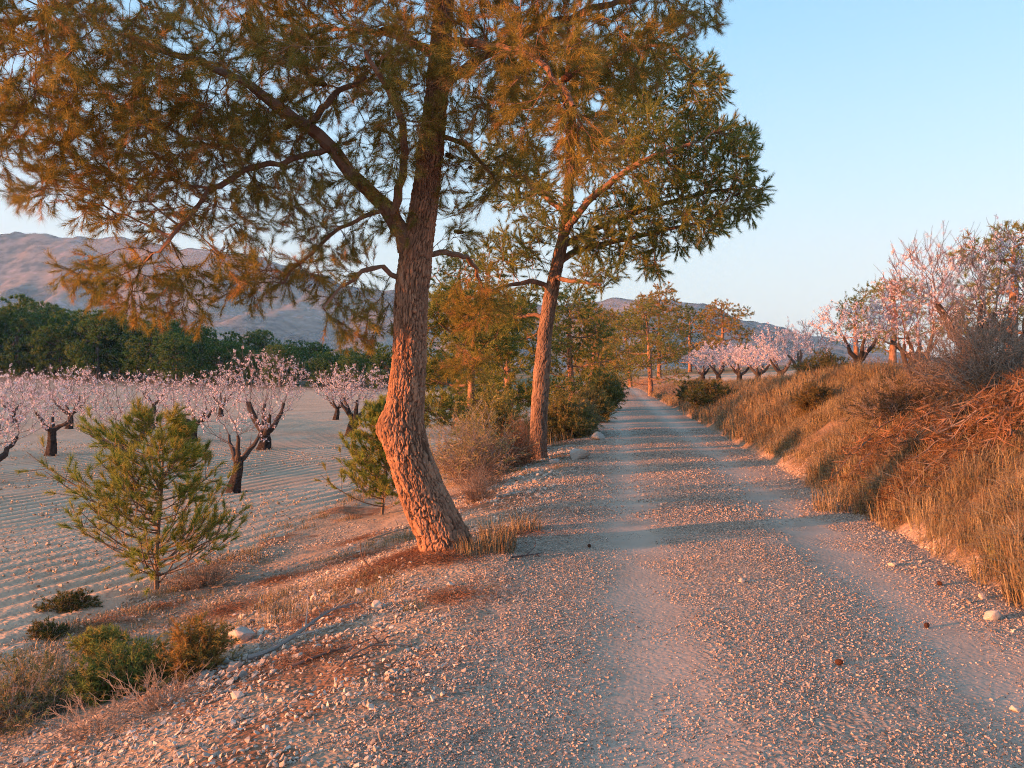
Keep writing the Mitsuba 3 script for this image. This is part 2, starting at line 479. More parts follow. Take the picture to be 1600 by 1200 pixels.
def bark_trunk(path, nu, nv, plate, depth, colours, seed, flare=0.25, knobs=()):
    """A trunk of thick bark plates with deep cracks. path rows: x, y, z, radius."""
    rng = np.random.default_rng(seed)
    c = spline(path, nv * 3)[(np.linspace(0, 1, nv) ** 1.35 * (nv * 3 - 1)).astype(int)]
    pos, rad = c[:, :3], c[:, 3]
    tan = norm(np.gradient(pos, axis=0))
    u = norm(np.cross(np.array([0.0, 1.0, 0.0]), tan))
    w = np.cross(tan, u)
    ang = np.arange(nu) * 2 * np.pi / nu
    L = np.r_[0, np.cumsum(np.linalg.norm(np.diff(pos, axis=0), axis=1))]
    A, LL = np.meshgrid(ang, L, indexing='ij')
    out = np.cos(A)[..., None] * u[None] + np.sin(A)[..., None] * w[None]
    R = np.broadcast_to(rad[None], A.shape).copy()
    low = np.exp(-LL / 0.35)
    R *= 1 + flare * low * (0.6 + 0.5 * np.sin(A * 5 + 1.0) + 0.3 * np.sin(A * 3 + 2.0))
    P3 = pos[None] + out * R[..., None]
    R += 0.10 * rad[None] * (meshkit.fbm(P3 * 3.2, 3, seed) - 0.5) * 2
    for (kc, kr, kh) in knobs:
        d = np.linalg.norm(P3 - np.asarray(kc), axis=-1)
        R += kh * np.exp(-(d / kr) ** 2)
    # plates: long uneven cells on the unrolled bark, split again into flakes
    Rm = rad[: nv // 2].mean()
    W_ = 2 * np.pi * Rm
    lift, col = np.zeros_like(A), 0
    pal = np.asarray(colours, float)
    for lev, (px, py, share) in enumerate(((plate[0], plate[1], 0.68), (plate[0] * 0.55, plate[1] * 0.42, 0.32))):
        n = int(W_ * L[-1] / (px * py))
        q = np.stack([rng.random(n) * W_, rng.random(n) * L[-1]], 1)
        q3 = np.vstack([q + [dx, 0] for dx in (-W_, 0, W_)]) / (px, py)
        wob = np.stack([meshkit.fbm(P3 * (16 if lev == 0 else 34), 3, seed + 3 + lev), 0.8 * meshkit.fbm(P3 * 20, 3, seed + 7 + lev)], -1) - 0.5
        at = np.stack([A * Rm, LL], -1) / (px, py) + wob * (1.5 - 0.4 * lev)
        dd, ii = cKDTree(q3).query(at.reshape(-1, 2), k=2)
        gap = (dd[:, 1] - dd[:, 0]).reshape(A.shape)
        ident = (ii[:, 0] % n).reshape(A.shape)
        high = rng.uniform(0.6, 1.15, n)[ident]
        lift += share * sstep(0.0, 0.20 if lev == 0 else 0.14, gap) * high
        tone = pal[rng.integers(0, len(pal), n)][ident] * rng.uniform(0.8, 1.2, n)[ident][..., None]
        if lev == 0:
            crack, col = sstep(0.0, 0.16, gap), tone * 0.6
        else:
            col = col + tone * 0.4
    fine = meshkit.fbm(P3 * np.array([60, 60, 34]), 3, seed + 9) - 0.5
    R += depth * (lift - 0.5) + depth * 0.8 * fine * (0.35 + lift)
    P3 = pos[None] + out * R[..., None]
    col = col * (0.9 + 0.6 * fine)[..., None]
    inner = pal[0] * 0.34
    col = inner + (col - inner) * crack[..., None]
    i, j = np.meshgrid(np.arange(nu), np.arange(nv - 1), indexing='ij')
    a, b = i * nv + j, ((i + 1) % nu) * nv + j
    f = np.vstack([np.stack([a, b, b + 1], -1).reshape(-1, 3), np.stack([a, b + 1, a + 1], -1).reshape(-1, 3)])
    COUNT[0] += len(f)
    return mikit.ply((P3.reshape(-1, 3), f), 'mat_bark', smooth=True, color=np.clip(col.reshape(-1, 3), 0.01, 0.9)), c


PINE_GREEN = [(0.28, 0.23, 0.06), (0.33, 0.25, 0.07), (0.23, 0.21, 0.055), (0.29, 0.225, 0.06), (0.40, 0.24, 0.095)]
PINE_DARK = [(0.09, 0.14, 0.04), (0.11, 0.15, 0.045), (0.13, 0.16, 0.05), (0.08, 0.12, 0.04)]
TWIG = (0.20, 0.12, 0.085)


def tips_of(Pn, par, kids, r, reach, tipr):
    """Nodes that carry foliage: the ends of twigs and the nodes just behind them; with their directions."""
    d = np.zeros_like(Pn)
    has = par >= 0
    d[has] = norm(Pn[has] - Pn[par[has]])
    depth = np.full(len(Pn), 99)
    depth[kids == 0] = 0
    for i in range(len(Pn) - 1, -1, -1):
        if par[i] >= 0:
            depth[par[i]] = min(depth[par[i]], depth[i] + 1)
    return np.nonzero((depth <= reach) & (r < tipr) & has)[0], d, depth


def branch_roots(par, nfix, holder):
    """For every grown node the seed limb it belongs to."""
    own = np.array(list(holder) + [0] * (len(par) - nfix))
    for i in range(nfix, len(par)):
        own[i] = own[par[i]]
    return own


def tuft_kind(name, variants, per, shoot, needle, width, cols, seed, droop, spread=(0.3, 1.15)):
    """A few variants of one tuft of needles round a shoot along +z, to be copied all over a crown."""
    for k in range(variants):
        q = Soup()
        needles(q, np.zeros((1, 3)), np.array([[0, 0, 1.0]]), per, shoot, needle, width, [cols[k % len(cols)]], seed + k, spread, droop)
        scene[f'{name}_source_{k}'] = {'type': 'shapegroup', 'piece': q.shape('mat_leaf')}
        COUNT[0] -= per
    KINDS[name] = variants


KINDS = {}


def tufts(key, name, base, dirs, seed, scale=(0.75, 1.2), droop=0.25):
    """Copies of a tuft kind at every base, pointing along dirs: one stuff part."""
    rng = np.random.default_rng(seed)
    z = norm(norm(dirs) + rng.normal(0, 0.15, dirs.shape))
    x = norm(np.cross(z, norm(rng.normal(size=z.shape))))
    y = np.cross(z, x)
    k = rng.uniform(*scale, len(base))
    M = np.zeros((len(base), 4, 4))
    M[:, :3, 0], M[:, :3, 1], M[:, :3, 2], M[:, :3, 3], M[:, 3, 3] = x * k[:, None], y * k[:, None], z * k[:, None], base, 1
    pick = rng.integers(0, KINDS[name], len(base))
    tag(key, kind='stuff')
    for i in range(len(base)):
        scene[f'{key}__{i + 1:04d}'] = {'type': 'instance', 'to_world': T(M[i]), 'group': {'type': 'ref', 'id': f'{name}_source_{pick[i]}'}}


OLIVE = [(0.19, 0.21, 0.055), (0.22, 0.225, 0.06), (0.16, 0.19, 0.05), (0.25, 0.22, 0.065)]
tuft_kind('near_tuft', 14, 92, 0.13, 0.082, 0.0029, PINE_GREEN, 2000, 0.10, (0.2, 0.95))
tuft_kind('second_tuft', 10, 60, 0.18, 0.115, 0.0066, [(0.20, 0.22, 0.06), (0.22, 0.23, 0.06), (0.155, 0.19, 0.05), (0.25, 0.22, 0.065)], 2020, -0.10, (0.15, 0.8))
tuft_kind('olive_tuft', 6, 30, 0.18, 0.18, 0.02, OLIVE, 2040, -0.05)
tuft_kind('dark_tuft', 5, 30, 0.18, 0.18, 0.02, PINE_DARK, 2060, -0.05)
tuft_kind('green_tuft', 5, 30, 0.18, 0.18, 0.02, PINE_GREEN, 2080, -0.05)
tuft_kind('far_olive_tuft', 5, 22, 0.32, 0.34, 0.055, OLIVE, 2100, -0.05)
tuft_kind('far_dark_tuft', 5, 22, 0.32, 0.34, 0.055, PINE_DARK, 2120, -0.05)
tuft_kind('far_green_tuft', 5, 22, 0.32, 0.34, 0.055, PINE_GREEN, 2140, -0.05)


def pine(key, label, group, trunk_path, limbs, att, step, kill, iters, seed, kindof, tip, twig_reach=2, plate=(0.05, 0.13), depth=0.022, nu=200, nv=500,
         bark=((0.24, 0.135, 0.09), (0.42, 0.225, 0.14), (0.33, 0.185, 0.12)), cols=PINE_GREEN, flare=0.25, knobs=(), trop=(0, 0, -0.05), expo=2.25, cones=0, extra=2, sag=0.0):
    """A pine with its trunk, its limbs and their needles. limbs: lists of (x, y, z, radius) that start on the trunk."""
    key = numbered(key)
    tag(key, label, 'pine tree', group)
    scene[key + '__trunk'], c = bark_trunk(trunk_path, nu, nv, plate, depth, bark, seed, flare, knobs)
    rng = np.random.default_rng(seed)
    seeds, par, fixed, holder = [], [], [], []
    for li, limb in enumerate(limbs):
        L = np.asarray(limb, float)
        n = max(4, int(np.linalg.norm(np.diff(L[:, :3], axis=0), axis=1).sum() / step))
        C = spline(L, n) if len(L) > 2 else L[0] + (L[-1] - L[0]) * np.linspace(0, 1, n)[:, None]
        for k in range(n):
            seeds.append(C[k, :3] + (rng.normal(0, 0.012, 3) if k else 0))
            par.append(-1 if k == 0 else len(seeds) - 2)
            fixed.append(C[k, 3])
            holder.append(li)
    ns = len(seeds)
    Pn, par = grow(seeds, par, att, step, kill, iters, seed, trop, 0.28)
    r, kids = radii(par, tip, expo)
    r[:ns] = np.maximum(np.asarray(fixed), np.minimum(r[:ns], np.asarray(fixed) * 1.5))
    r[ns:] = np.minimum(r[ns:], np.maximum(r[par[ns:]] * 0.93, tip))
    for i in range(ns, len(par)):
        r[i] = min(r[i], max(r[par[i]] * 0.97, tip))
    Pn = smoothed(Pn, par, kids, ns, 1)
    own = branch_roots(par, ns, holder)
    leafy, d, dep = tips_of(Pn, par, kids, r, twig_reach, 0.02)
    for li in range(len(limbs)):
        lk = numbered(key + '__limb')
        s = Soup()
        wood(s, Pn, par, r, np.nonzero(own == li)[0], TWIG, seed + li, lump=0.01, thick=max(0.014, tip * 2.2))
        m = leafy[own[leafy] == li]
        if len(m):
            base, dirs = [Pn[m]], [d[m]]
            for _ in range(extra):                       # side shoots
                sd = norm(d[m] + rng.normal(0, 0.75, (len(m), 3)) + [0, 0, sag])
                off = Pn[m] - d[m] * step * rng.random((len(m), 1))
                L2 = step * rng.uniform(0.5, 1.1, (len(m), 1))
                v, f = sticks(off, off + sd * L2, np.full(len(m), tip), np.full(len(m), tip * 0.7), sd, sd, 3)
                s.add(v, f, TWIG)
                base.append(off + sd * L2 * 0.8)
                dirs.append(sd)
            tufts(lk + '__needles', kindof, np.vstack(base), np.vstack(dirs), seed + 50 + li)
        if s.v:
            scene[lk] = s.shape('mat_solid', smooth=False)
    tips = np.nonzero((kids > 0) & (r < 0.03) & (par >= 0) & (Pn[:, 1] > 5.6))[0]
    for k in range(cones):
        i = tips[rng.integers(len(tips))]
        ck = numbered(key + '__cone')
        scene[ck] = {**CONE, 'to_world': T().translate((Pn[i] + [0, 0, -0.03]).tolist()).rotate([float(rng.normal()), float(rng.normal()), 0.1], float(rng.uniform(0, 360))).scale(float(rng.uniform(0.65, 0.9)))}
    return key, Pn, par, r


def cone_mesh(seed=0):
    """A closed pine cone: overlapping scales in spirals, about 7 cm long."""
    s = Soup()
    m = trimesh.creation.icosphere(subdivisions=2)
    v = np.array(m.vertices) * [0.022, 0.022, 0.032]
    s.add(v, m.faces, (0.07, 0.035, 0.022))
    k = 70
    for i in range(k):
        t = (i + 0.5) / k
        z = math.cos(math.pi * (0.06 + 0.88 * t))
        a = i * 2.39996
        rr = math.sqrt(1 - z * z)
        n = np.array([math.cos(a) * rr, math.sin(a) * rr, z])
        c = n * [0.022, 0.022, 0.032]
        u = norm(np.cross([0, 0, 1.0], n))
        w = np.cross(n, u)
        h = 0.0065 * (0.5 + rr)
        tri = np.array([c - u * h - w * h, c + u * h - w * h, c + u * h * 0.7 + w * h, c - u * h * 0.7 + w * h, c + n * 0.005 - w * h * 0.3])
        s.add(tri, [[0, 1, 4], [1, 2, 4], [2, 3, 4], [3, 0, 4]], (0.055 + 0.015 * (i % 3), 0.035, 0.024))
    return s.shape('mat_solid')


CONE = cone_mesh()


def almond(key, label, group, at, high, wide, seed, blossoms=2600, petal=0.032, pink=0.5, natt=420, trunk_r=0.11, trunk_h=0.7, lean=(0.05, 0.0), step=0.11, tops=3, shoots=2, bare=0.15, bark=(0.052, 0.042, 0.038), twig=(0.22, 0.16, 0.145), least=0.0, forks=4):
    """A pruned almond in blossom: short dark trunk, vase of limbs, long straight shoots set with flowers."""
    key = numbered(key)
    tag(key, label, 'almond tree', group)
    rng = np.random.default_rng(seed)
    x, y = at
    z = g1(x, y) - 0.06
    n = 7
    tr = np.array([[x + lean[0] * t * trunk_h / 0.7 + 0.03 * math.sin(4 * t + seed), y + lean[1] * t, z + (trunk_h + 0.06) * t, trunk_r * (1.25 - 0.35 * t + 0.25 * (t > 0.85))] for t in np.linspace(0, 1, n)])
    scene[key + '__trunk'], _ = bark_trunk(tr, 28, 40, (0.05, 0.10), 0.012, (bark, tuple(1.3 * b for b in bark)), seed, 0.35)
    top = tr[-1, :3]
    seeds, par, holder = [], [], []
    forks = [] if forks == 0 else [(2 * math.pi * (k + rng.uniform(-0.25, 0.25)) / forks + seed) for k in range(forks)]
    for li, a in enumerate(forks):
        out = np.array([math.cos(a), math.sin(a), 0])
        up = rng.uniform(0.75, 1.25)
        for k, t in enumerate(np.linspace(0, 1, 6)):
            seeds.append(top - [0, 0, 0.08] + out * (wide * 0.42 * t ** 0.8) + np.array([0, 0, high * 0.24 * up * t ** 1.2]) + rng.normal(0, 0.02, 3) * (k > 0))
            par.append(-1 if k == 0 else len(seeds) - 2)
            holder.append(li)
    ns = len(seeds)
    zc = z + trunk_h
    hh = high - trunk_h
    q = rng.random((natt * 3, 3)) * 2 - 1
    t = (q[:, 2] + 1) / 2
    ok = np.hypot(q[:, 0], q[:, 1]) < np.clip(0.35 + 0.75 * np.sin(np.clip(t * 2.3, 0, 2.6)), 0, 1.05) * (1 - 0.25 * (t > 0.8))
    att = np.stack([q[:, 0] * wide, q[:, 1] * wide, 0.12 * hh + t * hh * 0.78], -1)[ok][:natt] + [top[0], top[1], zc]
    Pn, par = grow(seeds, par, att, step, step * 1.5, 60, seed, (0, 0, 0.22), 0.2)
    r, kids = radii(par, 0.0035, 2.15)
    r = np.minimum(r, trunk_r * 0.72)
    fr = trunk_r * np.tile(np.linspace(0.72, 0.30, 6), max(1, len(forks)))
    r[:ns] = np.maximum(r[:ns], fr)
    for i in range(ns, len(par)):
        r[i] = min(r[i], r[par[i]] * 0.92)
    r = np.maximum(r, 0.0035)
    Pn = smoothed(Pn, par, kids, ns, 2)
    own = branch_roots(par, ns, holder)
    ends, d, dep = tips_of(Pn, par, kids, r, 1, 0.02)
    # long straight shoots
    A, B = [Pn[:0]], [Pn[:0]]
    for _ in range(shoots):
        e = ends[rng.random(len(ends)) < 0.75]
        sd = norm(0.5 * d[e] + np.array([0, 0, 0.75]) + rng.normal(0, 0.30, (len(e), 3)))
        A.append(Pn[e])
        B.append(Pn[e] + sd * rng.uniform(0.25, 0.85, (len(e), 1)) * high * 0.17)
    A, B = np.vstack(A), np.vstack(B)
    sown = cKDTree(Pn).query(A)[1]
    sown = own[sown]
    # flowers along shoots and thin twigs
    thin = np.nonzero((r < 0.012) & (par >= 0))[0]
    k1 = rng.integers(0, len(A), blossoms)
    t1 = rng.random((blossoms, 1)) ** 0.8
    fl = A[k1] + (B[k1] - A[k1]) * t1
    k2 = thin[rng.integers(0, len(thin), blossoms)]
    f2 = Pn[k2] + (Pn[par[k2]] - Pn[k2]) * rng.random((blossoms, 1))
    fl, fo = np.vstack([fl, f2]), np.r_[sown[k1], own[k2]]
    core = rng.integers(0, len(fl), len(fl) // 4)          # flowers sit in little bunches
    pick = np.repeat(core, 4)
    fl, fo = fl[pick] + rng.normal(0, petal * 0.62, (len(pick), 3)), fo[pick]
    dens = meshkit.noise(fl * 2.4, seed % 97)
    keep = dens > bare
    fl, fo = fl[keep], fo[keep]
    white, rose = np.array((0.76, 0.74, 0.76)), np.array((0.70, 0.60, 0.64))
    cols = [white, white * 0.95, white + (rose - white) * pink, white + (rose - white) * pink * 0.5, rose * np.array((1, 0.8, 0.85))]
    for li in range(max(1, len(forks))):
        lk = numbered(key + '__limb')
        s = Soup()
        wood(s, Pn, par, r, np.nonzero(own == li)[0], np.array(bark) * 1.4, seed, ref=(0.9, 0.35, 0.12), thick=0.016, lump=0.008, least=least)
        for b in range(len(s.c)):
            s.c[b] = np.array(s.c[b]) if len(s.c[b]) and b == 0 else np.array(s.c[b]) / (np.array(bark) * 1.4) * twig
        m = np.nonzero(sown == li)[0]
        if len(m):
            v, f = sticks(A[m], B[m], np.maximum(np.full(len(m), 0.0042), least), np.maximum(np.full(len(m), 0.0022), least * 0.6), norm(B[m] - A[m]), norm(B[m] - A[m]), 3, (0.9, 0.35, 0.12))
            s.add(v, f, twig)
        if not s.v:
            continue
        scene[lk] = s.shape('mat_solid')
        m = np.nonzero(fo == li)[0]
        if len(m):
            q = Soup()
            leaf_quads(q, fl[m], petal, cols, seed + li, 2, 0.95)
            scene[lk + '__blossom'] = q.shape('mat_leaf')
            tag(lk + '__blossom', kind='stuff')
    return key


def shrub(key, label, at, size, high, seed, kind='green', stems=70, group=None, category='shrub', lift=0.0, cols=None, leaf=None, lean=(0, 0), per=22):
    """Low bush: many wiry stems from one root; kind green (needle leaves), dry (bare twigs), grey (twigs and a few leaves)."""
    key = numbered(key)
    tag(key, label, category, group)
    rng = np.random.default_rng(seed)
    x, y = at
    z = g1(x, y) - 0.03 + lift
    a, rr = rng.uniform(0, 2 * np.pi, stems), rng.random(stems) ** 0.6
    out = np.stack([np.cos(a) * rr * size, np.sin(a) * rr * size, np.zeros(stems)], 1) + np.array([lean[0], lean[1], 0.0])
    hgt = high * (1.05 - 0.65 * rr ** 2) * rng.uniform(0.7, 1.1, stems)
    P0 = np.array([x, y, z]) + 0.10 * size * rng.normal(size=(stems, 3)) * [1, 1, 0]
    ts = np.linspace(0, 1, 6)
    pts = [P0 + out * t ** 0.8 + np.stack([0 * hgt, 0 * hgt, hgt * t ** 1.15], 1) + (rng.normal(0, 0.05 * high, (stems, 3)) if 0 < t else 0) for t in ts]
    s = Soup()
    col = {'green': (0.16, 0.12, 0.09), 'dry': (0.34, 0.24, 0.17), 'grey': (0.34, 0.26, 0.21), 'red': (0.33, 0.16, 0.09)}[kind]
    tw_b, tw_d = [], []
    for k in range(5):
        A, B = pts[k], pts[k + 1]
        ra = 0.012 * high ** 0.5 * (1 - 0.15 * k) * 0.6
        d = norm(B - A)
        v, f = sticks(A, B, np.full(stems, ra), np.full(stems, ra * 0.8), d, d, 3, (0.9, 0.3, 0.2))
        s.add(v, f, np.repeat(np.array(col) * rng.uniform(0.75, 1.25, (stems, 1)), 6, 0))
        if k >= 1:
            for _ in range(3):
                t = rng.random((stems, 1))
                a0 = A + (B - A) * t
                sd = norm(d + rng.normal(0, 0.65, (stems, 3)))
                L = high * rng.uniform(0.10, 0.30, (stems, 1))
                v, f = sticks(a0, a0 + sd * L, np.full(stems, ra * 0.55), np.full(stems, ra * 0.3), sd, sd, 3, (0.9, 0.3, 0.2))
                s.add(v, f, np.repeat(np.array(col) * rng.uniform(0.8, 1.3, (stems, 1)), 6, 0))
                tw_b.append(a0 + sd * L * 0.35)
                tw_d.append(sd * L)
    scene[key + '__stems'] = s.shape('mat_solid')
    if kind in ('green', 'grey'):
        b, d = np.vstack(tw_b), np.vstack(tw_d)
        if kind == 'grey':
            m = rng.random(len(b)) < 0.5
            b, d = b[m], d[m]
        q = Soup()
        cols = cols or [(0.07, 0.09, 0.035), (0.10, 0.11, 0.04), (0.13, 0.12, 0.045), (0.16, 0.12, 0.05)]
        needles(q, b, d, per, 0.14 * high + 0.02, leaf or 0.055, (leaf or 0.055) * 0.16, cols, seed, (0.3, 1.2), 0.0)
        scene[key + '__foliage'] = q.shape('mat_leaf')
        tag(key + '__foliage', kind='stuff')
    return key


def stone_mesh(seed, sub=2, flat=0.7, bump=0.28):
    """A worn angular stone of unit size."""
    rng = np.random.default_rng(seed)
    m = trimesh.convex.convex_hull(norm(rng.normal(size=(13, 3))) * rng.uniform(0.75, 1.0, (13, 1)) * [1, rng.uniform(0.65, 0.95), flat])
    for _ in range(sub):
        m = m.subdivide()
    v = np.array(m.vertices)
    sm = trimesh.smoothing.filter_laplacian(m.copy(), lamb=0.4, iterations=2).vertices
    v = 0.45 * v + 0.55 * np.array(sm)
    v = v * (1 + bump * (meshkit.fbm(v * 1.9 + seed, 3, seed) - 0.5))[:, None]
    return v, np.array(m.faces)


STONES = [stone_mesh(s, 1) for s in range(10)]
CHIPS = []
for _s in range(14):
    _r = np.random.default_rng(900 + _s)
    _m = trimesh.convex.convex_hull(norm(_r.normal(size=(7, 3))) * [1, _r.uniform(0.6, 0.95), _r.uniform(0.45, 0.75)])
    CHIPS.append((np.array(_m.vertices), np.array(_m.faces)))


def pebble_patch(size, n, small, large, cols, seed, solids=None):
    """A hand's breadth of loose stones, as a shape to be strewn about."""
    rng = np.random.default_rng(seed)
    s = Soup()
    solids = solids or CHIPS
    for k in range(n):
        v, f = solids[rng.integers(len(solids))]
        q, _ = np.linalg.qr(rng.normal(size=(3, 3)))
        if rng.random() < 0.75:                       # most lie flat
            t, a1, a2 = rng.uniform(0, 2 * np.pi), rng.normal(0, 0.25), rng.normal(0, 0.25)
            q = np.array([[math.cos(t), -math.sin(t), a1], [math.sin(t), math.cos(t), a2], [-a1, -a2, 1.0]])
        r = small * (large / small) ** (rng.random() ** 1.7) / 2
        a, rr = rng.uniform(0, 2 * np.pi), math.sqrt(rng.random()) * size
        c = np.asarray(cols[rng.integers(len(cols))]) * rng.uniform(0.7, 1.2)
        s.add((v * r) @ q.T + [rr * math.cos(a), rr * math.sin(a), r * rng.uniform(-0.25, 0.35)], f, c)
    return s


def strew(key, label, patches, places, seed, scale=(0.85, 1.2), lift=0.0, tilt=True, mat='mat_solid'):
    """One stuff object made of many copies of the patches, each laid on the ground."""
    rng = np.random.default_rng(seed)
    TAKEN.add(key)
    tag(key, label, kind='stuff')
    for g, p in enumerate(patches):
        scene[f'{key}_source_{g}'] = {'type': 'shapegroup', 'piece': p.shape(mat)}
        COUNT[0] -= sum(len(f) for f in p.f)
    places = np.asarray(places, float)
    x, y = places[:, 0], places[:, 1]
    z = ground(x, y)
    e = 0.12
    gx, gy = (ground(x + e, y) - ground(x - e, y)) / (2 * e), (ground(x, y + e) - ground(x, y - e)) / (2 * e)
    sc = rng.uniform(*scale, len(x)) * (places[:, 2] if places.shape[1] > 2 else 1.0)
    an = rng.uniform(0, 360, len(x))
    for i in range(len(x)):
        M = np.eye(4)
        k = 1.0 if tilt is True else float(tilt)
        M[:3, 0], M[:3, 1] = (1, 0, k * gx[i]), (0, 1, k * gy[i])
        a = math.radians(an[i])
        R = np.array([[math.cos(a), -math.sin(a), 0], [math.sin(a), math.cos(a), 0], [0, 0, 1]]) * sc[i]
        M[:3, :3] = M[:3, :3] @ R
        M[:3, 3] = (x[i], y[i], z[i] + lift)
        scene[f'{key}__{i + 1:04d}'] = {'type': 'instance', 'to_world': T(M.tolist()), 'group': {'type': 'ref', 'id': f'{key}_source_{i % len(patches)}'}}


def grass_patch(blades, spread, high, cols, seed, width=0.004, lean=0.45, heads=0.0):
    """A tussock of curved blades."""
    rng = np.random.default_rng(seed)
    a = rng.uniform(0, 2 * np.pi, blades)
    rr = np.sqrt(rng.random(blades)) * spread
    b = np.stack([np.cos(a) * rr, np.sin(a) * rr, np.full(blades, -0.02)], 1)
    a2 = a + rng.normal(0, 0.9, blades)
    out = np.stack([np.cos(a2), np.sin(a2), np.zeros(blades)], 1)
    h = high * rng.uniform(0.45, 1.1, blades)
    ln = lean * rng.uniform(0.2, 1.4, blades)
    p = [b, b + out * (0.22 * ln * h)[:, None] + np.c_[0 * h, 0 * h, 0.55 * h], b + out * (0.9 * ln * h)[:, None] + np.c_[0 * h, 0 * h, h * (1 - 0.35 * ln)]]
    w = np.stack([-np.sin(a2 + rng.normal(0, 0.8, blades)), np.cos(a2), 0 * a], 1) * (width * rng.uniform(0.7, 1.3, blades))[:, None] * 0.5
    v = np.stack([p[0] - w, p[0] + w, p[1] - w * 0.8, p[1] + w * 0.8, p[2]], 1).reshape(-1, 3)
    f = (np.array([[0, 1, 3], [0, 3, 2], [2, 3, 4]])[None] + 5 * np.arange(blades)[:, None, None]).reshape(-1, 3)
    c = np.asarray(cols, float)[rng.integers(0, len(cols), blades)] * rng.uniform(0.75, 1.2, (blades, 1))
    s = Soup()
    s.add(v, f, np.repeat(c, 5, 0))
    return s


def brush_heap(label, at, size, high, seed, boughs=60, slope=(-1.0, -0.3)):
    """Cut boughs thrown on a heap, their dead needles gone rust red; the ends hang down the slope."""
    key = numbered('brush_heap')
    tag(key, label, 'brush heap')
    rng = np.random.default_rng(seed)
    x, y = at
    s, tb, td = Soup(), [], []
    down = norm(np.array([slope[0], slope[1], 0.0]))
    side = np.array([-down[1], down[0], 0.0])
    for k in range(boughs):
        c = np.array([x, y, 0]) + side * rng.normal(0, size * 0.5) + down * rng.normal(0, size * 0.35)
        c[2] = g1(c[0], c[1]) + high * rng.random() ** 1.3
        a = rng.normal(0, 0.75) + (math.pi if rng.random() < 0.3 else 0)
        h = down * math.cos(a) + side * math.sin(a)
        L = rng.uniform(0.45, 1.05) * size
        n = 7
        t = np.linspace(-0.3, 0.7, n)
        p = c + h * (t * L)[:, None] + np.array([0, 0, 1.0]) * (0.14 * L * (1 - (t * 2) ** 2) * rng.uniform(0.0, 1.0))[:, None] + rng.normal(0, 0.015, (n, 3))
        zz = ground(p[:, 0], p[:, 1])
        p[:, 2] = np.maximum(zz + 0.02, p[:, 2] + (zz - g1(c[0], c[1])) * 0.85)
        d = norm(np.diff(p, axis=0))
        r = 0.011 * rng.uniform(0.6, 1.3) * np.linspace(1, 0.4, n)
        v, f = sticks(p[:-1], p[1:], r[:-1], r[1:], d, d, 4)
        tone = np.array([(0.22, 0.13, 0.085), (0.28, 0.155, 0.10), (0.24, 0.18, 0.145)][rng.integers(3)])
        s.add(v, f, tone * rng.uniform(0.7, 1.2))
        for i in range(1, n):
            for _ in range(3):
                e = norm(d[i - 1] * 0.8 + rng.normal(0, 0.6, 3))
                l2 = L * rng.uniform(0.12, 0.32)
                v, f = sticks(p[i][None], (p[i] + e * l2)[None], [0.005], [0.0025], e[None], e[None], 3)
                s.add(v, f, tone * rng.uniform(0.7, 1.3))
                if rng.random() < 0.75:
                    tb.append(p[i] + e * l2 * 0.5)
                    td.append(e)
    scene[key + '__boughs'] = s.shape('mat_solid')
    tag(key + '__boughs', kind='stuff')
    tufts(key + '__needles', 'rust_tuft', np.array(tb), np.array(td), seed, (0.7, 1.2))


tuft_kind('rust_tuft', 6, 22, 0.12, 0.085, 0.0055, [(0.24, 0.125, 0.06), (0.19, 0.095, 0.05), (0.28, 0.165, 0.08), (0.15, 0.095, 0.055)], 2200, 0.25, (0.2, 1.0))

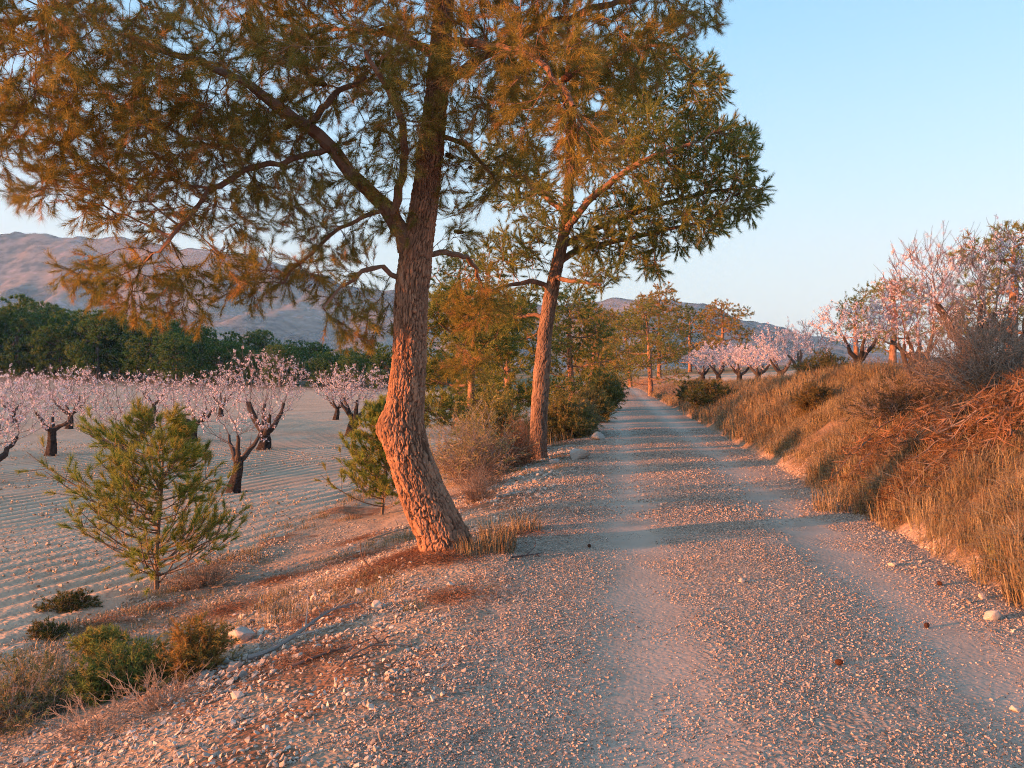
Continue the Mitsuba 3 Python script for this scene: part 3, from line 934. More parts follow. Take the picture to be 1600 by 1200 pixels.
# ------------------------------------------------------------------ the big leaning pine by the road
PINES = 'pines standing along the gravel road'
KNOB = (-2.087, 6.950, 1.129)
pine('pine_tree', 'big leaning pine with orange sunlit bark, swollen knob and drooping limbs, beside the road', None,
     [(*(-1.400, 7.000, -0.284), 0.2557), (*(-1.465, 7.000, -0.088), 0.2273), (*(-1.589, 7.000, 0.234), 0.2102), (*(-1.749, 7.000, 0.580), 0.1989), (*(-1.862, 7.000, 0.912), 0.1875), (*(-1.897, 7.000, 1.232), 0.1705),
      (*(-1.867, 7.000, 1.536), 0.1534), (*(-1.849, 7.000, 1.874), 0.1449), (*(-1.830, 7.000, 2.281), 0.1421), (*(-1.788, 7.000, 2.687), 0.1364), (*(-1.722, 7.000, 3.091), 0.1193), (*(-1.674, 7.000, 3.437), 0.1108),
      (*(-1.626, 7.000, 3.839), 0.1023), (*(-1.579, 7.000, 4.298), 0.0909), (*(-1.543, 7.000, 4.755), 0.0824), (*(-1.501, 7.000, 5.326), 0.0796), (*(-1.465, 7.000, 6.010), 0.0625), (*(-1.435, 7.000, 6.863), 0.0398), (*(-1.417, 7.000, 7.601), 0.0170)],
     [[(*(-1.847, 7.000, 2.734), 0.1136), (*(-2.045, 6.900, 3.125), 0.0739), (*(-2.332, 6.750, 3.440), 0.0625), (*(-2.539, 6.600, 3.668), 0.0568), (*(-2.715, 6.400, 3.804), 0.0511), (*(-2.933, 6.200, 3.959), 0.0398), (*(-3.381, 6.000, 4.139), 0.0284), (*(-3.805, 5.800, 4.258), 0.0170)],
      [(*(-2.471, 6.650, 3.586), 0.0284), (*(-2.903, 6.500, 3.433), 0.0256), (*(-3.268, 6.300, 3.230), 0.0199), (*(-3.443, 6.100, 2.951), 0.0142), (*(-3.637, 6.000, 2.625), 0.0114)],
      [(*(-2.033, 6.900, 3.090), 0.0227), (*(-2.404, 6.700, 2.879), 0.0170), (*(-2.658, 6.600, 2.644), 0.0142), (*(-2.849, 6.500, 2.412), 0.0114)],
      [(*(-2.614, 6.500, 3.734), 0.0341), (*(-2.556, 6.800, 4.014), 0.0284), (*(-2.330, 7.200, 4.409), 0.0227)],
      [(*(-1.882, 6.950, 2.843), 0.0511), (*(-1.898, 6.800, 3.224), 0.0398), (*(-1.774, 6.600, 3.557), 0.0341), (*(-1.811, 6.300, 3.890), 0.0284), (*(-1.941, 6.000, 4.140), 0.0170)],
      [(*(-1.585, 7.000, 4.183), 0.0511), (*(-1.172, 7.200, 4.558), 0.0455), (*(-0.598, 7.400, 4.907), 0.0341), (*(0.116, 7.600, 5.166), 0.0284), (*(0.850, 7.800, 5.307), 0.0170)],
      [(*(-1.549, 7.000, 4.641), 0.0398), (*(-1.058, 6.500, 4.350), 0.0341), (*(-0.534, 6.000, 3.945), 0.0227), (*(-0.281, 5.800, 3.575), 0.0170)],
      [(*(-1.626, 7.000, 3.810), 0.0284), (*(-1.432, 7.300, 3.775), 0.0227), (*(-1.159, 7.500, 3.516), 0.0142)],
      [(*(-1.531, 7.000, 4.927), 0.0625), (*(-1.964, 6.600, 5.150), 0.0511), (*(-2.654, 6.200, 5.094), 0.0398), (*(-3.265, 5.800, 4.774), 0.0284), (*(-3.935, 5.600, 4.522), 0.0170), (*(-4.552, 5.500, 4.269), 0.0114)],
      [(*(-1.561, 7.000, 4.469), 0.0455), (*(-2.176, 8.000, 5.098), 0.0341), (*(-3.145, 9.000, 5.686), 0.0227), (*(-4.282, 9.600, 6.051), 0.0170)],
      [(*(-1.489, 7.000, 5.612), 0.0511), (*(-0.961, 7.400, 6.215), 0.0398), (*(-0.068, 7.800, 6.638), 0.0227)],
      [(*(-1.465, 7.000, 6.010), 0.0455), (*(-2.188, 6.600, 6.260), 0.0341), (*(-3.037, 6.200, 6.116), 0.0227)],
      [(*(-1.435, 7.000, 6.806), 0.0341), (*(-1.050, 6.800, 7.174), 0.0170)],
      [(*(-1.872, 7.000, 2.456), 0.0284), (*(-2.086, 6.800, 2.560), 0.0227), (*(-2.282, 6.600, 2.415), 0.0170), (*(-2.476, 6.500, 2.187), 0.0114)],
      [(*(-1.783, 7.100, 2.731), 0.0341), (*(-1.662, 7.800, 2.837), 0.0284), (*(-1.495, 8.400, 2.754), 0.0227), (*(-1.459, 8.600, 2.356), 0.0114)]],
     blobs([((-4.419, 5.600, 4.207), (1.1, 1.2, 0.75), 1), ((-3.873, 5.900, 3.793), (1.0, 1.3, 0.65), 1.1), ((-3.207, 6.300, 4.061), (0.9, 1.3, 0.6), 1), ((-4.471, 5.800, 3.326), (0.75, 0.9, 0.38), 1), ((-3.943, 6.000, 3.048), (0.55, 0.8, 0.3), 1),
            ((-3.497, 6.200, 3.506), (0.8, 1.0, 0.45), 1), ((-2.961, 6.500, 3.462), (0.5, 0.8, 0.35), 0.8), ((-3.932, 6.200, 2.501), (0.5, 0.6, 0.25), 1.3), ((-3.822, 6.300, 2.158), (0.5, 0.4, 0.12), 2.2), ((-3.207, 6.400, 2.460), (0.5, 0.6, 0.24), 1.1),
            ((-2.950, 6.600, 2.985), (0.5, 0.7, 0.3), 0.7), ((-2.470, 6.800, 2.499), (0.42, 0.6, 0.33), 1.1), ((-2.330, 7.000, 2.111), (0.32, 0.45, 0.24), 1.3), ((-2.344, 6.700, 3.214), (0.3, 0.6, 0.4), 0.6), ((-2.447, 7.000, 4.164), (0.6, 1.1, 0.5), 0.6),
            ((-2.882, 7.500, 5.051), (1.0, 1.4, 0.5), 0.8), ((-1.687, 6.400, 3.920), (0.3, 0.5, 0.5), 0.9), ((-1.157, 6.600, 4.127), (0.45, 0.8, 0.6), 1.2), ((-0.560, 6.300, 3.884), (0.6, 0.8, 0.5), 1.3), ((-0.300, 6.200, 3.412), (0.33, 0.5, 0.26), 1.3),
            ((-0.004, 7.200, 4.641), (0.7, 1.0, 0.45), 1.2), ((0.691, 7.700, 5.105), (0.5, 0.6, 0.22), 1.4), ((-0.909, 7.000, 4.890), (0.8, 1.2, 0.4), 1), ((-3.023, 6.400, 5.496), (1.7, 1.6, 0.55), 0.7), ((-1.139, 7.000, 6.041), (1.6, 1.6, 0.8), 0.6),
            ((-0.005, 7.400, 5.786), (1.0, 1.2, 0.5), 0.7), ((-1.429, 7.000, 7.431), (1.1, 1.1, 1.0), 0.5), ((-5.640, 5.600, 4.122), (0.8, 1.2, 0.8), 0.6), ((-1.509, 8.600, 2.428), (0.38, 0.5, 0.4), 1.6), ((-1.669, 8.800, 1.760), (0.25, 0.4, 0.25), 1.8), ((-1.128, 7.500, 3.546), (0.3, 0.4, 0.25), 1), ((-1.995, 6.700, 4.483), (0.4, 0.7, 0.4), 1.1), ((-1.910, 6.700, 3.590), (0.35, 0.5, 0.4), 0.9), ((-2.086, 6.800, 3.003), (0.35, 0.5, 0.25), 0.8), ((-1.443, 7.200, 3.302), (0.3, 0.5, 0.5), 0.9), ((-1.553, 6.300, 4.449), (0.4, 0.4, 0.35), 0.9), ((-3.441, 6.300, 2.993), (0.5, 0.6, 0.3), 0.9), ((-4.230, 6.000, 2.427), (0.3, 0.4, 0.25), 1.2)], 6400, 5),
     0.10, 0.12, 80, 77, 'near_tuft', 0.0026, nu=240, nv=640, plate=(0.034, 0.14), depth=0.024, sag=-0.25, knobs=[(KNOB, 0.14, 0.085)], cones=34, extra=2, flare=0.16)

# ------------------------------------------------------------------ the second pine
pine('pine_tree', 'slimmer upright pine with pinkish sunlit trunk and full crown, second from the camera', None,
     [(*(-1.550, 16.000, -0.463), 0.2117), (*(-1.550, 16.000, -0.202), 0.1896), (*(-1.525, 16.000, 0.648), 0.1727), (*(-1.473, 16.000, 1.561), 0.1624), (*(-1.408, 16.000, 2.342), 0.1455), (*(-1.265, 16.000, 3.316), 0.1338), (*(-1.096, 16.000, 4.091), 0.1169),
      (*(-0.967, 16.000, 4.799), 0.1000), (*(-0.903, 16.000, 5.701), 0.0896), (*(-0.852, 16.000, 6.731), 0.0727), (*(-0.776, 16.000, 7.757), 0.0558), (*(-0.699, 16.000, 8.780), 0.0221)],
     [[(*(-1.135, 16.000, 3.871), 0.0779), (*(-0.721, 16.300, 4.169), 0.0649), (*(-0.003, 16.400, 4.354), 0.0520), (*(1.021, 16.200, 4.530), 0.0390), (*(1.879, 16.000, 4.663), 0.0260)],
      [(*(-1.265, 16.000, 3.316), 0.0649), (*(-1.597, 15.800, 3.492), 0.0520), (*(-2.012, 15.500, 3.399), 0.0390), (*(-2.414, 15.200, 3.246), 0.0260)],
      [(*(-1.342, 16.000, 2.732), 0.0520), (*(-1.725, 16.400, 2.870), 0.0390), (*(-2.250, 16.800, 2.796), 0.0260)],
      [(*(-1.031, 16.000, 4.413), 0.0779), (*(-0.368, 15.200, 5.053), 0.0649), (*(0.465, 14.800, 5.528), 0.0520), (*(1.372, 14.600, 5.789), 0.0260)],
      [(*(-0.967, 16.000, 4.864), 0.0649), (*(-1.803, 16.500, 5.657), 0.0520), (*(-2.600, 17.000, 6.359), 0.0260)],
      [(*(-0.916, 16.000, 5.508), 0.0649), (*(-0.137, 16.500, 6.662), 0.0520), (*(0.932, 17.000, 7.785), 0.0260)],
      [(*(-0.878, 16.000, 6.281), 0.0520), (*(-1.227, 15.500, 7.338), 0.0390), (*(-1.432, 15.000, 8.013), 0.0260)],
      [(*(-0.827, 16.000, 7.052), 0.0520), (*(-0.008, 15.500, 7.775), 0.0390), (*(1.070, 15.200, 7.840), 0.0260)],
      [(*(-1.057, 16.000, 4.219), 0.0779), (*(0.542, 17.200, 5.136), 0.0520), (*(2.066, 17.600, 5.594), 0.0390), (*(3.044, 17.800, 5.750), 0.0260)],
      [(*(-1.187, 16.000, 3.639), 0.0520), (*(-0.733, 15.200, 3.408), 0.0390), (*(-0.238, 14.800, 3.293), 0.0260)]],
     blobs([((1.935, 16.500, 5.865), (0.95, 1.6, 0.95), 1), ((2.417, 17.200, 5.221), (0.75, 1.0, 0.45), 1.3), ((1.401, 16.200, 4.585), (0.9, 1.3, 0.5), 1.1), ((-0.003, 16.200, 4.424), (1.1, 1.5, 0.55), 1.1), ((0.364, 15.500, 5.780), (1.1, 1.8, 1.0), 0.9),
            ((1.646, 16.200, 7.202), (0.6, 1.2, 0.8), 1), ((0.506, 16.200, 7.770), (1.0, 1.6, 0.8), 0.9), ((-1.260, 15.600, 7.376), (0.9, 1.5, 1.0), 0.7), ((-2.155, 16.600, 5.895), (0.8, 1.2, 0.8), 0.9), ((-2.025, 15.600, 3.984), (0.75, 0.9, 0.5), 1.1),
            ((-1.368, 15.400, 4.815), (0.7, 1.1, 0.6), 0.8), ((-0.362, 15.000, 3.499), (0.5, 0.8, 0.35), 1), ((0.758, 16.000, 3.734), (0.35, 0.6, 0.3), 1.1), ((-2.320, 16.800, 2.934), (0.5, 0.7, 0.3), 0.9), ((2.583, 16.600, 6.325), (0.35, 0.6, 0.4), 1.2), ((2.972, 17.000, 5.429), (0.25, 0.6, 0.35), 1.2)], 3600, 15),
     0.16, 0.18, 70, 78, 'second_tuft', 0.004, nu=110, nv=360, plate=(0.05, 0.16), depth=0.016, bark=((0.18, 0.115, 0.085), (0.29, 0.18, 0.125), (0.235, 0.15, 0.105)), cones=14, extra=3, trop=(0, 0, 0.08))


def auto_pine(label, group, at, high, rad, seed, crown_from=0.25, trunk_r=0.16, natt=320, kindof='green_tuft', step=0.28, flat=0.8, lean=(0.0, 0.0), name='pine_tree', dense=1.0):
    x, y = at
    z = g1(x, y) - 0.1
    rng = np.random.default_rng(seed)
    top = np.array([x + lean[0], y + lean[1], z + high])
    tr = [(x, y, z, trunk_r * 1.25), (x + 0.15 * lean[0], y + 0.2 * lean[1], z + 0.25 * high, trunk_r), (x + 0.5 * lean[0] + rng.normal(0, 0.1), y + 0.5 * lean[1], z + 0.55 * high, trunk_r * 0.75), (top[0], top[1], top[2] - 0.12 * high, trunk_r * 0.2)]
    limbs, spec = [], []
    k = int(7 + high * 0.7)
    for i in range(k):
        t = crown_from + (0.9 - crown_from) * (i + 0.5) / k
        a = i * 2.4 + seed
        px = np.array([x + lean[0] * t, y + lean[1] * t, z + high * t])
        reach = rad * (0.95 - 0.55 * max(0, (t - 0.45) / 0.5)) * rng.uniform(0.6, 1.0)
        e = px + np.array([math.cos(a) * reach, math.sin(a) * reach, high * rng.uniform(0.02, 0.14)])
        m = (px + e) / 2 + [0, 0, -0.03 * high]
        limbs.append([(*px, trunk_r * 0.35), (*m, trunk_r * 0.22), (*e, trunk_r * 0.1)])
        spec.append((tuple(e - (e - px) * 0.15), (rad * 0.42, rad * 0.42, high * 0.10 * flat * 1.2), 1))
    spec.append(((top[0], top[1], z + high * 0.86), (rad * 0.5, rad * 0.5, high * 0.13), 1.2))
    return pine(name, label, group, tr, limbs, blobs(spec, natt, seed, 0.3), step, step * 1.15, 40, seed, kindof, 0.008, nu=28, nv=60, plate=(0.09, 0.25), depth=0.02, cones=0, extra=2)


# left of the road, behind the first two
auto_pine('olive green pine thicket with low branches just behind the big leaning pine', PINES, (-3.861, 21.000), 4.7, 2.2, 301, 0.06, 0.10, 1300, 'olive_tuft', 0.20)
auto_pine('dark green pine seen past the right edge of the leaning trunk', PINES, (-6.735, 34.000), 7.9, 2.1, 302, 0.3, 0.16, 704, 'dark_tuft', 0.28)
auto_pine('bushy roadside pine directly behind the second trunk', PINES, (-4.019, 30.000), 5.8, 2.7, 303, 0.05, 0.14, 1400, 'olive_tuft', 0.26)
auto_pine('olive pine right of the second trunk, half hidden by it', PINES, (-1.937, 36.000), 5.8, 2.3, 304, 0.06, 0.14, 1300, 'olive_tuft', 0.27)
auto_pine('dark roadside pine where the left verge narrows', PINES, (-1.455, 52.000), 6.6, 2.5, 305, 0.05, 0.15, 1100, 'green_tuft', 0.34)
auto_pine('far pine closing the left side of the road', PINES, (-1.636, 82.000), 8.5, 2.8, 306, 0.12, 0.2, 572, 'far_green_tuft', 0.43)
auto_pine('small far pine at the end of the left verge', PINES, (-1.203, 108.000), 7.0, 2.6, 307, 0.15, 0.2, 484, 'far_dark_tuft', 0.47)
# right of the road, in the distance
auto_pine('golden pine with a bare foot on the right bank far down the road', PINES, (2.808, 62.000), 7.3, 3.1, 311, 0.10, 0.17, 1500, 'olive_tuft', 0.36, lean=(-0.4, 0))
auto_pine('golden pine behind, straight pale trunk at the bend', PINES, (1.836, 92.000), 9.0, 3.6, 312, 0.16, 0.2, 660, 'far_olive_tuft', 0.46, lean=(-1.0, 0))
auto_pine('tall thin pine rising above the golden pines at the bend', PINES, (5.442, 98.000), 11.0, 3.8, 313, 0.12, 0.22, 704, 'far_green_tuft', 0.47)
auto_pine('dark upright pine between the golden pine and the round one', PINES, (10.987, 118.000), 9.6, 4.2, 314, 0.08, 0.24, 704, 'far_dark_tuft', 0.57)
auto_pine('round crowned dark pine behind the pink almonds on the terrace', PINES, (14.769, 112.000), 9.4, 4.3, 315, 0.15, 0.28, 924, 'far_green_tuft', 0.52)
BACK = 'pines behind the almonds on the right'
auto_pine('sparse grey pine crown showing left of the tall almond shoots', BACK, (17.425, 60.000), 6.2, 2.0, 321, 0.4, 0.18, 440, 'dark_tuft', 0.40)
auto_pine('broad olive pine crown behind the tall almond shoots', BACK, (17.945, 54.000), 6.6, 3.1, 322, 0.25, 0.22, 924, 'olive_tuft', 0.36)
auto_pine('olive pine rising behind the grey almond at the right edge', BACK, (12.092, 26.000), 4.5, 1.9, 323, 0.2, 0.16, 836, 'olive_tuft', 0.28)

# ------------------------------------------------------------------ the dark pine wood beyond the field


def wood_tree(seed, lobes=38, tufts=1250):
    """A stone-pine shape of unit height 8 m: trunk and an umbrella of tufted lobes."""
    rng = np.random.default_rng(seed)
    a, rr = rng.uniform(0, 2 * np.pi, lobes), np.sqrt(rng.random(lobes))
    c = np.stack([np.cos(a) * rr * 2.9, np.sin(a) * rr * 2.9, 7.0 - 3.4 * rr ** 2.2 * rng.uniform(0.3, 1.3, lobes) - 4.2 * rng.random(lobes) ** 1.8 * (0.4 + 0.6 * rr)], 1) + rng.normal(0, 0.35, (lobes, 3))
    low, ra = rng.uniform(0, 2 * np.pi, 12), rng.uniform(1.4, 2.9, 12)
    c = np.vstack([c, np.stack([np.cos(low) * ra, np.sin(low) * ra, rng.uniform(0.7, 3.0, 12)], 1)])      # low branches and undergrowth
    lobes += 12
    n = tufts // lobes
    d = norm(rng.normal(size=(lobes, n, 3)) + [0, 0, 0.35])
    r = rng.uniform(0.75, 1.25, (lobes, 1, 1)) * [1, 1, 0.75]
    p = (c[:, None] + d * r).reshape(-1, 3)
    q = Soup()
    needles(q, p - d.reshape(-1, 3) * 0.15, d.reshape(-1, 3), 16, 0.2, 0.42, 0.09, [(0.08, 0.15, 0.04), (0.10, 0.165, 0.045), (0.065, 0.125, 0.04), (0.15, 0.18, 0.05)], seed, (0.3, 1.35), -0.15)
    s = Soup()
    A = np.array([[0, 0, -1.0], [0.1, 0, 2.5], [0.15, 0.1, 4.5]])
    k = rng.integers(0, lobes, 12)
    A = np.vstack([A[:2], np.repeat(A[2:], 12, 0)])
    B = np.vstack([[[0.1, 0, 2.5], [0.15, 0.1, 4.5]], c[k]])
    dd = norm(B - A)
    v, f = sticks(A, B, np.r_[0.22, 0.19, np.full(12, 0.11)], np.r_[0.19, 0.15, np.full(12, 0.05)], dd, dd, 6, (0.9, 0.2, 0.3))
    s.add(v, f, (0.14, 0.10, 0.08))
    return s.shape('mat_solid'), q.shape('mat_leaf')


WOODS = [wood_tree(401 + i) for i in range(5)]
rng = np.random.default_rng(9)
spots = []
for row, (yy, step_, off) in enumerate(((101, 5.4, 0), (108, 5.8, 2.5), (117, 6.4, 1), (128, 7.5, 3))):
    x = -100.0 - 4 * row + off
    while x < -21 - row * 1.0:
        spots.append((x + rng.uniform(-1.2, 1.2), yy + rng.uniform(-2.2, 2.2) + 0.05 * (x + 60) * 0, rng.uniform(0.78, 1.15) * float(np.interp(x, (-85, -62, -45, -20), (1.25, 1.05, 0.72, 0.62)))))
        x += step_ * rng.uniform(0.8, 1.2)
for i in range(16):
    spots.append((rng.uniform(-150, -30), rng.uniform(210, 330), rng.uniform(0.8, 1.2)))
n_seen = len(spots)
for i in range(5):                                        # the same wood goes on, outside the frame, and shades the field
    spots.append((-66 + rng.uniform(-5, 5), -42 + i * 19.0 + rng.uniform(-3.5, 3.5), rng.uniform(0.40, 0.54)))
for i, (x, y, k) in enumerate(spots):
    key = numbered('wood_pine')
    if i < n_seen:
        tag(key, 'dark green round-crowned pine in the wood beyond the almond field', 'pine tree', 'pines of the wood beyond the almond field')
    else:
        tag(key, 'low pine of the wood, outside the left edge of the picture', 'pine tree', 'low pines of the wood outside the picture')
    M = T().translate([x, y, g1(x, y) - 0.2]).rotate([0, 0, 1], float(rng.uniform(0, 360))).scale([k * float(rng.uniform(0.9, 1.15)), k * float(rng.uniform(0.9, 1.15)), k])
    tr_, cr_ = WOODS[i % 5]
    scene[key + '__trunk'] = {**tr_, 'to_world': M}
    scene[key + '__crown'] = {**cr_, 'to_world': M}
    tag(key + '__crown', kind='stuff')

# ------------------------------------------------------------------ almonds
LF = 'blossoming almonds on the ploughed field'
almond('almond_tree', 'almond with a dark forked trunk, nearest on the field, right of the young pine', LF, (-7.174, 14.200), 2.2, 1.0, 501, 420, 0.034, 0.4, 200, 0.085, 0.66, (0.06, 0), forks=3, bare=0.45)
almond('almond_tree', 'large pink almond with upright bare topped limbs in the middle of the field', LF, (-10.434, 22.500), 3.2, 1.35, 502, 1700, 0.034, 0.7, 520, 0.14, 0.55, forks=5)
almond('almond_tree', 'almond with a black Y-shaped trunk standing left on the field', LF, (-15.516, 20.000), 2.5, 1.5, 503, 900, 0.034, 0.45, 320, 0.10, 0.75, (0.1, 0), forks=3, bare=0.3)
almond('almond_tree', 'wide pale almond with long bare pink shoots behind the young pine', LF, (-11.688, 17.500), 2.45, 1.8, 504, 1400, 0.03, 0.1, 560, 0.12, 0.5, forks=5)
almond('almond_tree', 'pale almond left of the leaning trunk with a crooked double stem', LF, (-9.642, 28.000), 2.75, 1.5, 505, 1500, 0.04, 0.3, 480, 0.15, 0.7, (0.2, 0), forks=4, least=0.006)
almond('almond_tree', 'white almond with spreading limbs right behind the wide pale one', LF, (-14.137, 25.000), 2.4, 1.6, 506, 1300, 0.036, 0.15, 480, 0.13, 0.6, forks=5, least=0.005)
almond('almond_tree', 'low white almond cut by the left picture edge', LF, (-12.696, 14.500), 2.5, 1.5, 507, 2400, 0.034, 0.1, 480, 0.11, 0.5, forks=4)
for n_, (u_, d_) in enumerate(((-13.816, 38.000), (-22.378, 30.000), (-27.432, 33.000), (-26.083, 42.000), (-20.972, 40.000))):
    almond('almond_tree', 'distant pale almond in the back rows of the field', 'almonds in the back rows of the field', (u_, d_), 2.5 + 0.3 * math.sin(n_ * 2.2), 1.4, 520 + n_, 520, 0.05, 0.1, 260, 0.10, 0.65, forks=4, step=0.16, least=0.008)
RT = 'pink almonds in a row on the terrace'
for n_, ((u_, d_), lab) in enumerate((((7.120, 66.000), 'palest pink almond at the left end of the terrace row'), ((7.379, 58.000), 'pink almond second from the left in the terrace row'), ((8.242, 54.000), 'full pink almond in the middle of the terrace row'), ((8.740, 50.000), 'pink almond with an open V-shaped trunk in the terrace row'),
                                    ((9.029, 45.000), 'rose almond with a thick dark fork near the end of the terrace row'), ((9.216, 41.000), 'reddish half bare almond at the right end of the terrace row'))):
    almond('almond_tree', lab, RT, (u_, d_), 2.85 + 0.3 * math.sin(n_ * 1.7) + (0.3 if n_ > 3 else 0), 1.7, 540 + n_, 2000 if n_ < 5 else 700, 0.055, 0.45, 340, 0.16, 0.7, forks=4, step=0.16, least=0.009)
almond('almond_tree', 'bright pink rounded almond at the edge of the right bank', None, (6.130, 21.000), 2.1, 1.2, 561, 1400, 0.036, 0.45, 420, 0.1, 0.55, forks=4, bare=0.05)
almond('almond_tree', 'pink almond between the bright rounded one and the tall bare shoots', None, (7.083, 20.000), 2.5, 1.2, 562, 900, 0.034, 0.5, 420, 0.1, 0.6, forks=4)
almond('almond_tree', 'tall slender almond with upright reddish shoots against the sky', None, (4.781, 13.500), 2.75, 0.62, 563, 520, 0.03, 0.5, 220, 0.07, 0.35, forks=4, shoots=3, bare=0.3, twig=(0.30, 0.14, 0.10))
almond('almond_tree', 'big grey-lilac almond with a leaning black trunk on the right bank', None, (4.969, 12.500), 2.5, 1.25, 564, 950, 0.026, 0.1, 620, 0.10, 0.75, (0.25, 0), forks=5, bare=0.1)
almond('almond_tree', 'pale almond in blossom cut by the right picture edge', None, (5.946, 12.500), 2.45, 1.3, 565, 1050, 0.027, 0.15, 560, 0.11, 0.6, forks=5, bare=0.1)

# ------------------------------------------------------------------ young pines


def young_pine(label, at, high, wide, seed, whorls=8, per=46, needle=0.085, width=0.004, cols=None, z0=0.06):
    key = numbered('young_pine')
    tag(key, label, 'young pine')
    rng = np.random.default_rng(seed)
    x, y = at
    z = g1(x, y) - 0.04
    s, q = Soup(), Soup()
    ts = np.linspace(0, 1, 9)
    tr = np.stack([x + 0.04 * np.sin(ts * 5 + seed), y + 0 * ts, z + high * ts, 0.028 * (1 - 0.85 * ts)], 1)
    d = norm(np.diff(tr[:, :3], axis=0))
    v, f = sticks(tr[:-1, :3], tr[1:, :3], tr[:-1, 3], tr[1:, 3], d, d, 6, (0.9, 0.1, 0.3))
    t = Soup()
    t.add(v, f, (0.17, 0.13, 0.10))
    scene[key + '__trunk'] = t.shape('mat_solid')
    tb, td = [], []
    for k in range(whorls):
        tt = z0 + (0.95 - z0) * (k + 0.3) / whorls
        for m in range(rng.integers(6, 9)):
            a = rng.uniform(0, 2 * np.pi)
            L = wide * (1 - tt * 0.82) * rng.uniform(0.5, 1.1) * (1 + 0.28 * math.cos(a - 3.0))
            b = np.array([x, y, z + high * (tt + rng.uniform(-0.04, 0.04))])
            n = 7
            u = np.linspace(0, 1, n)[:, None]
            dirn = np.array([math.cos(a), math.sin(a), 0])
            pts = b + dirn * L * u + np.array([0, 0, 1.0]) * L * (0.18 * u + 0.38 * u ** 2) + rng.normal(0, 0.012, (n, 3)) * u
            dd = norm(np.diff(pts, axis=0))
            rr = 0.010 * (1 - 0.75 * np.linspace(0, 1, n)) * (0.6 + 0.5 * L)
            v, f = sticks(pts[:-1], pts[1:], rr[:-1], rr[1:], dd, dd, 4)
            s.add(v, f, (0.22, 0.16, 0.12))
            tb.append(pts[-2])
            td.append(dd[-1] + [0, 0, 0.35])
            for h in range(2, n - 1):
                for _ in range(3):
                    if rng.random() < 0.8:
                        sd = norm(dd[h] + rng.normal(0, 0.7, 3) + [0, 0, 0.45])
                        sl = L * rng.uniform(0.12, 0.34)
                        v, f = sticks(pts[h][None], (pts[h] + sd * sl)[None], [0.004], [0.0025], sd[None], sd[None], 3)
                        s.add(v, f, (0.24, 0.18, 0.13))
                        tb.append(pts[h] + sd * sl * 0.85)
                        td.append(sd)
    tb.append(tr[-1, :3] - [0, 0, 0.1])
    td.append((0, 0, 1.0))
    scene[key + '__branches'] = s.shape('mat_solid')
    tag(key + '__branches', kind='stuff')
    needles(q, np.array(tb), np.array(td, float), per, 0.10, needle, width, cols or [(0.24, 0.29, 0.06), (0.29, 0.30, 0.07), (0.20, 0.25, 0.06), (0.32, 0.29, 0.085)], seed, (0.25, 0.95), -0.1)
    scene[key + '__needles'] = q.shape('mat_leaf')
    tag(key + '__needles', kind='stuff')
    return key


young_pine('open young pine with yellow-green tufts on the left slope in front of the field', (-4.663, 7.600), 1.85, 1.38, 601, 11, 74, 0.085, 0.0048)
young_pine('young pine half hidden behind the foot of the leaning trunk', (-3.462, 11.600), 1.75, 0.85, 602, 11, 50, 0.09, 0.008)

# ------------------------------------------------------------------ shrubs
SH = 'low shrubs on the left verge'
shrub('shrub', 'dark green bush in the lower left corner region, sprigs turning orange', (-3.106, 4.650), 0.36, 0.30, 701, 'green', 90, None, cols=[(0.15, 0.20, 0.055), (0.21, 0.22, 0.07), (0.12, 0.165, 0.05), (0.28, 0.22, 0.07)], leaf=0.04)
shrub('shrub', 'orange tipped bush right of the dark green bush, lower left', (-2.664, 4.750), 0.22, 0.32, 702, 'green', 60, None, cols=[(0.32, 0.20, 0.06), (0.38, 0.22, 0.07), (0.24, 0.20, 0.06)], leaf=0.035)
shrub('shrub', 'grey twiggy bush filling the bottom left corner', (-3.615, 4.400), 0.45, 0.36, 703, 'grey', 110, None, cols=[(0.20, 0.20, 0.09), (0.28, 0.23, 0.13)], leaf=0.035)
shrub('shrub', 'tangle of thin pale dead twigs in front of the grey bush, bottom left', (-2.823, 4.000), 0.40, 0.22, 719, 'dry', 50, None)
shrub('shrub', 'low yellow-green cushion in front of the young pine', (-4.031, 5.750), 0.22, 0.17, 704, 'green', 60, None, cols=[(0.24, 0.27, 0.07), (0.32, 0.28, 0.08)], leaf=0.035)
shrub('shrub', 'small grey-green cushion at the left edge of the slope', (-4.762, 6.100), 0.14, 0.15, 705, 'grey', 60, None, leaf=0.03)
shrub('shrub', 'dark low bush under the left branches of the young pine', (-5.167, 6.900), 0.26, 0.17, 706, 'grey', 70, None, leaf=0.035)
shrub('shrub', 'bare brown twig bush at the foot of the open young pine', (-4.213, 7.700), 0.42, 0.34, 707, 'dry', 130, None)
shrub('shrub', 'bare pale dry twigs sprawling at the bottom left', (-2.569, 4.200), 0.45, 0.24, 708, 'dry', 60, None)
shrub('shrub', 'dry brown bush right behind the leaning trunk', (-1.860, 10.600), 0.42, 0.48, 709, 'dry', 120, None)
shrub('shrub', 'large pale twiggy bush between the two pine trunks', (-2.632, 14.000), 0.95, 1.3, 710, 'grey', 130, None, cols=[(0.30, 0.27, 0.12), (0.36, 0.28, 0.16)], leaf=0.06)
shrub('shrub', 'reddish bare bush left of the second pine trunk', (-1.824, 14.800), 0.5, 0.95, 711, 'red', 170, None)
shrub('shrub', 'green broom behind the pale twiggy bush', (-2.707, 17.500), 0.8, 1.5, 712, 'green', 140, None, cols=[(0.26, 0.24, 0.07), (0.20, 0.20, 0.06), (0.32, 0.26, 0.09)], leaf=0.09)
